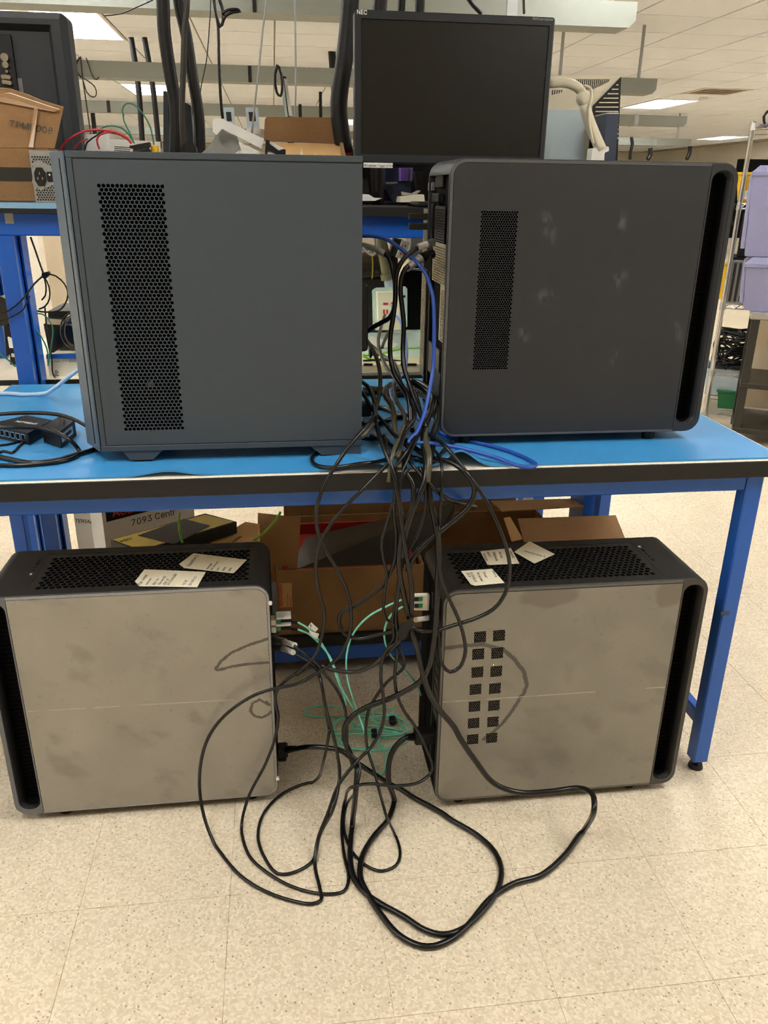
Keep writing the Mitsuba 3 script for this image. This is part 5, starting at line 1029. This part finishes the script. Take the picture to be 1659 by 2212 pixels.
# on the mat
plain('black_cable', 'black cable in a wide flat loop on the mat below the left upright tower', [ZA(640,240,'m'), ZA(560,165,'m'), ZA(470,142,'m'), ZA(370,142,'m'), ZA(240,175,'m'), ZA(130,232,'m'), ZA(98,280,'m'), ZA(140,318,'m'), ZA(240,338,'m'), ZA(390,345,'m'), ZA(500,330,'m'), ZA(580,290,'m'), ZA(650,240,'m')], .0042)
plain('black_cable', 'black cable crossing the mat behind the bundle', [ZB(430,800,'m'), ZB(560,800,'m'), ZB(660,840,'m'), ZB(740,880,'m'), ZB(770,960,'m')], .0055)
plain('black_cable', 'lower black cable curling on the mat by the left upright tower', [ZB(430,900,'m'), ZB(500,915,'m'), ZB(580,900,'m'), ZB(660,870,'m'), ZB(760,855,'m')], .0055)
plain('black_cable', 'black cable running across the mat to the bench edge', [ZB(500,990,'m'), ZB(600,1060,'m'), ZB(700,1110,'m'), ZB(800,1160,'m'), ZB(900,1160,'m'), ZB(1000,1110,'m'), ZB(1040,1060,'m')], .0055)
plain('black_cable', 'short black cable slanting over the mat left of the bundle', [ZB(440,700,.5), ZB(520,830,.42), ZB(600,920,.36), ZB(660,990,.30), ZB(740,1060,.26)], .0045)
t = thing('cable_connector', 'black plug at the lower back corner of the left upright tower', 'connector'); q = P(788, 882, .48); part(t, 'body', cbox(q[0]-.02, q[0]+.014, .46, .49, q[2]-.016, q[2]+.016, .004), 'black'); part(t, 'tab', cbox(q[0]-.006, q[0]+.016, .455, .47, q[2]-.028, q[2]-.018, .002), 'galv')
# network cables
plain('network_cable', 'bright blue network cable from the left upright tower looping out on the mat at right', [ZG(130,1275,.52), ZG(350,1288,.5), ZG(520,1325,.49), ZG(700,1440,.48), ZG(900,1600,.46), ZG(1050,1740,.44), ZG(1150,1890,.43), ZF(830,660,.42), ZF(862,800,.41), ZF(872,1000,.40), ZF(872,1300,.39), ZF(860,1600,.38), ZF(825,1850,.36), ZB(875,730,.35), ZB(835,880,.31), ZB(795,970,.28), ZB(745,1028,.262), ZB(800,1034,.258), ZB(900,1038,.262), ZB(1100,1072,.262), ZB(1330,1135,.26), ZB(1480,1188,'m'), ZB(1560,1196,'m'), ZB(1592,1180,'m'), ZB(1530,1138,'m'), ZB(1400,1085,'m'), ZB(1200,1035,'m'), ZB(1050,1010,'m'), ZB(950,965,.36)], .0042, 'blue_cable', 'network cable')
plain('network_cable', 'pale blue network cable running down from the cream power box', [ZF(415,1000,1.25), ZF(490,1120,1.15), ZF(530,1250,1.05), ZF(550,1430,.95), ZF(535,1600,.85), ZF(480,1720,.75), ZF(400,1770,.68), ZF(352,1890,.6), ZF(390,2020,.52), ZF(510,2130,.46), ZB(770,850,.40), ZB(830,890,.36)], .0038, 'pale_blue_cable', 'network cable')
plain('network_cable', 'pale blue cable lying across the mat at the far left', [(-30, 852, 'm'), ZN(60,1587,'m'), ZN(200,1595,'m'), ZN(330,1590,'m'), ZN(440,1540,.82), ZN(540,1460,.80), ZN(640,1390,.78), ZN(700,1370,.78)], .0055, 'light_cable', 'network cable')
# leads from the rears of the upright towers
t = cable('black_cable', 'black lead with a clear collar arching from the left upright tower', [ZF(280,265,.50), ZF(335,320,.49), ZF(375,450,.48), ZF(405,620,.47), ZF(410,760,.47), ZF(400,900,.47), ZF(345,1025,.48), ZF(250,1085,.50), ZF(140,1145,.52), ZF(40,1215,.54)], .0052)
a, b = place(ZF(10,170,.53), 0), place(ZF(285,268,.50), 0); part(t, 'collar', tube(spline([a, place(ZF(150,205,.515), 0), b]), [.0085]*4 + [.007]*60 if False else .0072, 10), 'galv', True, label='clear grey collar'); part(t, 'pull_ring', tube(spline([place(ZF(10,195,.52), 0), place(ZF(80,260,.515), 0), place(ZF(140,280,.51), 0), place(ZF(175,240,.51), 0), place(ZF(180,90,.52), 0)]), .0035, 8), 'white', True)
t = cable('black_cable', 'black lead with a white collar from the rear of the right upright tower, upper', [ZF(680,190,.46), ZF(590,250,.46), ZF(500,340,.46), ZF(435,460,.46), ZF(410,620,.46), ZF(408,800,.46), ZF(385,1010,.46), ZF(352,1230,.46), ZF(350,1500,.45), ZF(395,1690,.43), ZF(480,1830,.41), ZF(560,1970,.38), ZB(760,900,.34)], .0052)
part(t, 'collar', cyl(place(ZF(785,155,.47), 0), place(ZF(680,190,.46), 0), .0072, 12), 'white', 40); part(t, 'plug', cyl(place(ZF(860,130,.48), 0), place(ZF(785,155,.47), 0), .0085, 10), 'steel', 40)
t = cable('black_cable', 'black lead with a wide clear collar from the rear of the right upright tower, lower', [ZF(590,400,.45), ZF(530,445,.45), ZF(482,560,.45), ZF(470,720,.45), ZF(490,900,.45), ZF(510,1120,.45), ZF(500,1380,.44), ZF(512,1620,.42), ZF(570,1800,.40), ZF(640,2000,.37), ZB(860,930,.31)], .0052)
part(t, 'collar', cyl(place(ZF(720,320,.46), 0), place(ZF(570,420,.45), 0), .010, 14, .007), 'galv', 40); part(t, 'plug', cyl(place(ZF(850,265,.48), 0), place(ZF(720,315,.46), 0), .010, 12), 'black', 40)
single('black_adapter', cutout([(914, 555), (932, 553), (933, 590), (916, 578)], .46, .04, r=.002), 'black', 'black square adapter plugged into the rear of the right upright tower', 'adapter')
q = P(886, 584, .7); plain('black_cable', 'short black strap hanging beside the black square adapter', [ZF(560,470,.62), ZF(600,450,.6), ZF(720,455,.56), ZF(800,430,.5)], .003)
# olive lit leads
for k, (pts, lab, r) in enumerate((
    ([ZF(285,1000,1.1), ZF(230,1170,.95), ZF(207,1340,.8), ZF(255,1520,.7), ZF(320,1650,.6), ZF(400,1740,.52), ZF(470,1850,.46), ZF(560,2010,.40), ZB(770,880,.35), ZB(700,1000,.28), ZA(620,230,.215), ZA(590,420,.19)], 'olive grey cable dropping from the cream power box', .0045),
    ([ZF(60,1290,.6), ZF(150,1430,.56), ZF(205,1580,.53), ZF(228,1740,.5), ZF(225,1870,.48), ZF(195,2040,.45), ZB(500,900,.40), ZA(480,60,.28), ZA(420,130,.25)], 'olive grey cable bowing beside the left upright tower', .0048),
    ([ZF(130,1380,.9), ZF(250,1480,.8), ZF(365,1545,.7), ZF(425,1640,.6), ZF(480,1830,.52), ZF(560,1990,.44), ZF(625,2130,.40), ZB(780,870,.36), ZB(720,970,.29), ZA(650,260,.21)], 'olive grey cable from the black clamp behind the bundle', .0048),
    ([ZF(350,1830,.55), ZF(290,1890,.5), ZF(292,1970,.47), ZF(360,2070,.43), ZF(392,2200,.40), ZB(655,960,.34), ZB(680,1030,.28), ZA(660,330,.2)], 'broad olive grey cable lying on the mat mid bundle', .0062),
    ([ZF(590,1790,.52), ZF(680,1805,.5), ZF(790,1870,.46), ZF(868,1960,.42), ZF(860,2080,.38), ZB(870,890,.34), ZB(855,1000,.28), ZA(850,260,.21), ZA(840,420,.185)], 'broad olive grey cable bending over at the right tower corner', .0064),
    ([ZF(600,1860,.54), ZF(700,1940,.5), ZF(790,1995,.46), ZF(830,2060,.42)], 'short olive grey cable under the blue network cable', .0060),
    ([ZF(0,1790,.52), ZF(80,1850,.5), ZF(140,1950,.47), ZF(170,2080,.44), ZB(525,860,.41)], 'olive grey cable curling at the left upright tower foot', .0045),
    ([ZF(440,1770,.56), ZF(395,1850,.52), ZF(410,1980,.47), ZF(460,2090,.43), ZF(520,2200,.39), ZB(715,960,.33), ZA(660,160,.26), ZA(690,60,.3)], 'thin olive grey cable twisting through the bundle middle', .0042),
    ([ZF(640,1900,.5), ZF(680,2020,.46), ZF(700,2100,.43), ZB(830,850,.38)], 'thin olive grey cable behind the lower collar lead', .0036),
    ([ZF(250,1390,1.0), ZF(270,1330,1.02), ZF(330,1200,1.05), ZF(370,1160,1.1)], 'grey braided lead hooked on the mint instrument case', .0048))):
    plain('olive_cable', lab, pts, r, 'cable_olive')
t = single('black_clamp', cutout([(798, 752), (803, 744), (810, 750), (821, 760), (818, 770), (806, 766), (799, 778)], .95, .03, r=.002), 'rubber', 'black spring clamp on the olive cable behind the bundle', 'clamp')
plain('black_cable', 'black strip of cable lying behind the mat edge between the towers', [(782, 850, .98), (815, 846, .98), (850, 852, .98), (900, 848, .98)], .008)
plain('black_cable', 'second black strip of cable behind the mat edge between the towers', [(786, 838, 1.0), (830, 842, 1.0), (870, 838, 1.0)], .008)
# cables at the left of the mat
plain('black_cable', 'upper black cable arcing over the network switch', [(-20, 897, .6), ZN(100,1745,.58), ZN(300,1742,.56), ZN(460,1755,.53), ZN(570,1785,.50), ZN(700,1850,.46), ZN(740,1875,.45)], .0042)
plain('black_cable', 'black cable looping from the network switch front over the mat', [(-20, 925, .5), ZN(100,1855,.47), ZN(300,1860,.46), ZN(430,1890,.44), ZN(560,1960,.41), ZN(630,2040,'m'), ZN(600,2090,'m'), ZN(480,2130,'m'), ZN(300,2150,'m'), ZN(150,2160,'m'), (-20, 1005, 'm')], .0046)
plain('black_cable', 'lower black cable sweeping to the foot of the left upright tower', [(-20, 983, 'm'), ZN(80,2110,'m'), ZN(250,2140,'m'), ZN(450,2120,'m'), ZN(620,2070,'m'), ZN(740,2035,'m'), ZN(800,2000,'m')], .0052)
plain('black_cable', 'thin lead from the power adapter, nearer one', [ZN(330,1890,'m'), ZN(230,1940,'m'), ZN(160,2000,'m'), ZN(90,2060,'m'), ZN(30,2045,'m'), (-15, 985, 'm')], .0026)
plain('black_cable', 'thin lead from the power adapter, farther one', [ZN(340,1885,'m'), ZN(250,1920,'m'), ZN(150,1970,'m'), ZN(60,1992,'m'), (-15, 963, 'm')], .0026)
# aqua fibres
def fibre(lab, pts): return plain('fibre_cable', lab, pts, .0026, 'aqua', 'fibre cable', 6)
fibre('aqua fibre from the upper green plug of the left floor tower', [ZC(345,350,.33), ZC(430,398,.33), ZC(520,490,.32), ZC(600,605,.32), ZC(655,730,.32), ZC(715,900,.32), ZC(758,1000,.33), ZC(775,1080,.33), ZC(750,1106,.35), ZC(600,1100,'f'), ZC(460,1118,'f'), ZC(395,1160,'f'), ZC(440,1188,'f'), ZC(560,1196,'f'), ZC(700,1200,'f'), ZC(850,1260,'f'), ZC(980,1330,'f'), ZC(1150,1390,'f')])
fibre('aqua fibre from the lower green plug of the left floor tower', [ZC(345,415,.33), ZC(440,450,.33), ZC(540,540,.325), ZC(625,645,.32), ZC(685,780,.32), ZC(745,950,.325), ZC(820,1080,.33), ZC(900,1165,'f'), ZC(1010,1230,'f'), ZC(1150,1290,'f'), ZC(1270,1320,'f'), ZC(1330,1350,'f'), ZC(1250,1385,'f'), ZC(1080,1370,'f')])
fibre('aqua fibre bowing left from the upper port of the right floor tower', [ZC(1275,148,.26), ZC(1130,212,.28), ZC(990,290,.30), ZC(880,395,.31), ZC(812,515,.32), ZC(780,680,.32), ZC(790,850,.32), ZC(830,1000,.32), ZC(880,1150,.33), ZC(935,1300,.30), ZC(985,1480,.25), ZC(1020,1620,'f'), ZC(1060,1710,'f'), ZC(1100,1712,'f'), ZC(1132,1630,'f'), ZC(1130,1520,'f'), ZC(1075,1425,'f'), ZC(960,1340,'f')])
fibre('aqua fibre curling down from the lower port of the right floor tower', [ZC(1285,210,.26), ZC(1205,260,.27), ZC(1145,345,.28), ZC(1120,450,.29), ZC(1132,540,.30), ZC(1180,640,.32), ZC(1270,740,.36), ZC(1370,855,.38), ZC(1425,930,.40), ZC(1450,1000,.42)])
coil = thing('fibre_coil', 'coiled bundle of aqua fibre on the floor with a black tie', 'fibre cable')
g = np.random.default_rng(8)
for k, (cx, cy, ax, ay, ph) in enumerate(((1000, 1330, 330, 165, .1), (1060, 1260, 250, 90, .5), (1030, 1400, 300, 110, 1.2), (860, 1350, 225, 150, .3), (1130, 1300, 220, 90, 2.), (1120, 1190, 110, 55, 2.2), (930, 1365, 330, 20, .2))):
    th = np.linspace(0, 2*np.pi, 22); pts = [place((560+(cx+ax*math.cos(t+ph)+.08*ax*math.sin(3*t))/4.1475, 1260+(cy+ay*math.sin(t+ph))/4.1475, 'f'), .002) for t in th]
    pts = np.array(pts); pts[:, 2] = .0022 + .002*k + .002*np.sin(th*2+k)
    part(coil, 'loop', tube(spline(pts, .01), .0023, 6), 'aqua', True)
q = place(ZC(1195,1228,'f'), .01); part(coil, 'tie', cbox(q[0]-.010, q[0]+.010, q[1]-.014, q[1]+.014, .001, .018, .004), 'rubber'); q = place(ZC(1030,1352,'f'), .008); part(coil, 'tie', cbox(q[0]-.008, q[0]+.008, q[1]-.012, q[1]+.012, .001, .02, .003), 'rubber')
for k, yy in enumerate((345, 408)):
    t = thing('fibre_plug', ['green fibre plug at the rear of the left floor tower, upper', 'green fibre plug at the rear of the left floor tower, lower'][k], 'fibre plug')
    def bx_(x0, x1, y0, y1, d0, d1): 
        a, b = P(560+x0/4.1475, 1260+y1/4.1475, d0), P(560+x1/4.1475, 1260+y0/4.1475, d0); return cbox(a[0], b[0], d0, d1, a[2], b[2], .001)
    part(t, 'body', bx_(150, 195, yy-20, yy+25, .33, .35), 'green'); part(t, 'boot', bx_(195, 290, yy-8, yy+16, .335, .345), 'black'); part(t, 'cage', bx_(95, 150, yy-14, yy+40, .328, .352), 'offwhite'); part(t, 'pull_tab', bx_(150, 285, yy-42, yy-16, .325, .355), 'white')
    part(t, 'strain_relief', cyl(P(560+290/4.1475, 1260+(yy+2)/4.1475, .34), P(560+345/4.1475, 1260+(yy+6)/4.1475, .333), .003, 8), 'black', 40)
t = thing('fibre_tag', 'folded white paper tag around the two aqua fibres', 'tag')
part(t, 'leaf', slab([P(560+x/4.1475, 1260+y/4.1475, d) for x, y, d in ((465,350,.318), (530,408,.318), (500,440,.316), (438,390,.316))], (0, .0006, 0)), 'white'); part(t, 'leaf', slab([P(560+x/4.1475, 1260+y/4.1475, d) for x, y, d in ((445,425,.314), (540,455,.314), (515,500,.312), (455,460,.312))], (0, .0006, 0)), 'white')
part(t, 'printed_line', slab([P(560+x/4.1475, 1260+y/4.1475, .3155) for x, y in ((458,372), (466,372), (466,392), (458,392))], (0, .0004, 0)), 'ink')
t = thing('port_block', 'white double port block with green ports at the rear of the right floor tower', 'port block')
pp = [P(560+x/4.1475, 1260+y/4.1475, .25) for x, y in ((1380,112), (1512,108), (1508,245), (1360,240))]
part(t, 'face', slab(pp, (.0, .012, 0)), 'offwhite'); part(t, 'edge', slab([P(560+x/4.1475, 1260+y/4.1475, .249) for x, y in ((1508,110), (1525,108), (1520,245), (1506,245))], (0, .012, 0)), 'galv')
for yy in (143, 203):
    part(t, 'port', slab([P(560+x/4.1475, 1260+y/4.1475, .2485) for x, y in ((1393,yy-18), (1440,yy-18), (1438,yy+18), (1390,yy+18))], (0, .002, 0)), 'black'); part(t, 'plug', slab([P(560+x/4.1475, 1260+y/4.1475, .248) for x, y in ((1428,yy-18), (1466,yy-18), (1463,yy+16), (1426,yy+16))], (0, .003, 0)), 'green')
t = thing('cable_connector', 'small white tagged plug below the double port block', 'connector'); part(t, 'tag', cyl(place(ZC(1400,328,.2), 0), place(ZC(1505,312,.24), 0), .0055, 10), 'white', 40); part(t, 'shell', cyl(place(ZC(1505,312,.24), 0), place(ZC(1540,305,.26), 0), .006, 10), 'steel', 40)
wire('ground_wire', [(606, 1106), (598, 1120), (580, 1142), (556, 1162), (536, 1174)], .80, .0035, 'lime', 'lime green wire drooping beside the tan mailing box under the workbench', 'wire')
wire('ground_wire', [(388, 1108), (386, 1125), (388, 1150), (394, 1172)], .56, .003, 'lime', 'lime green wire falling over the flat yellow carton', 'wire')
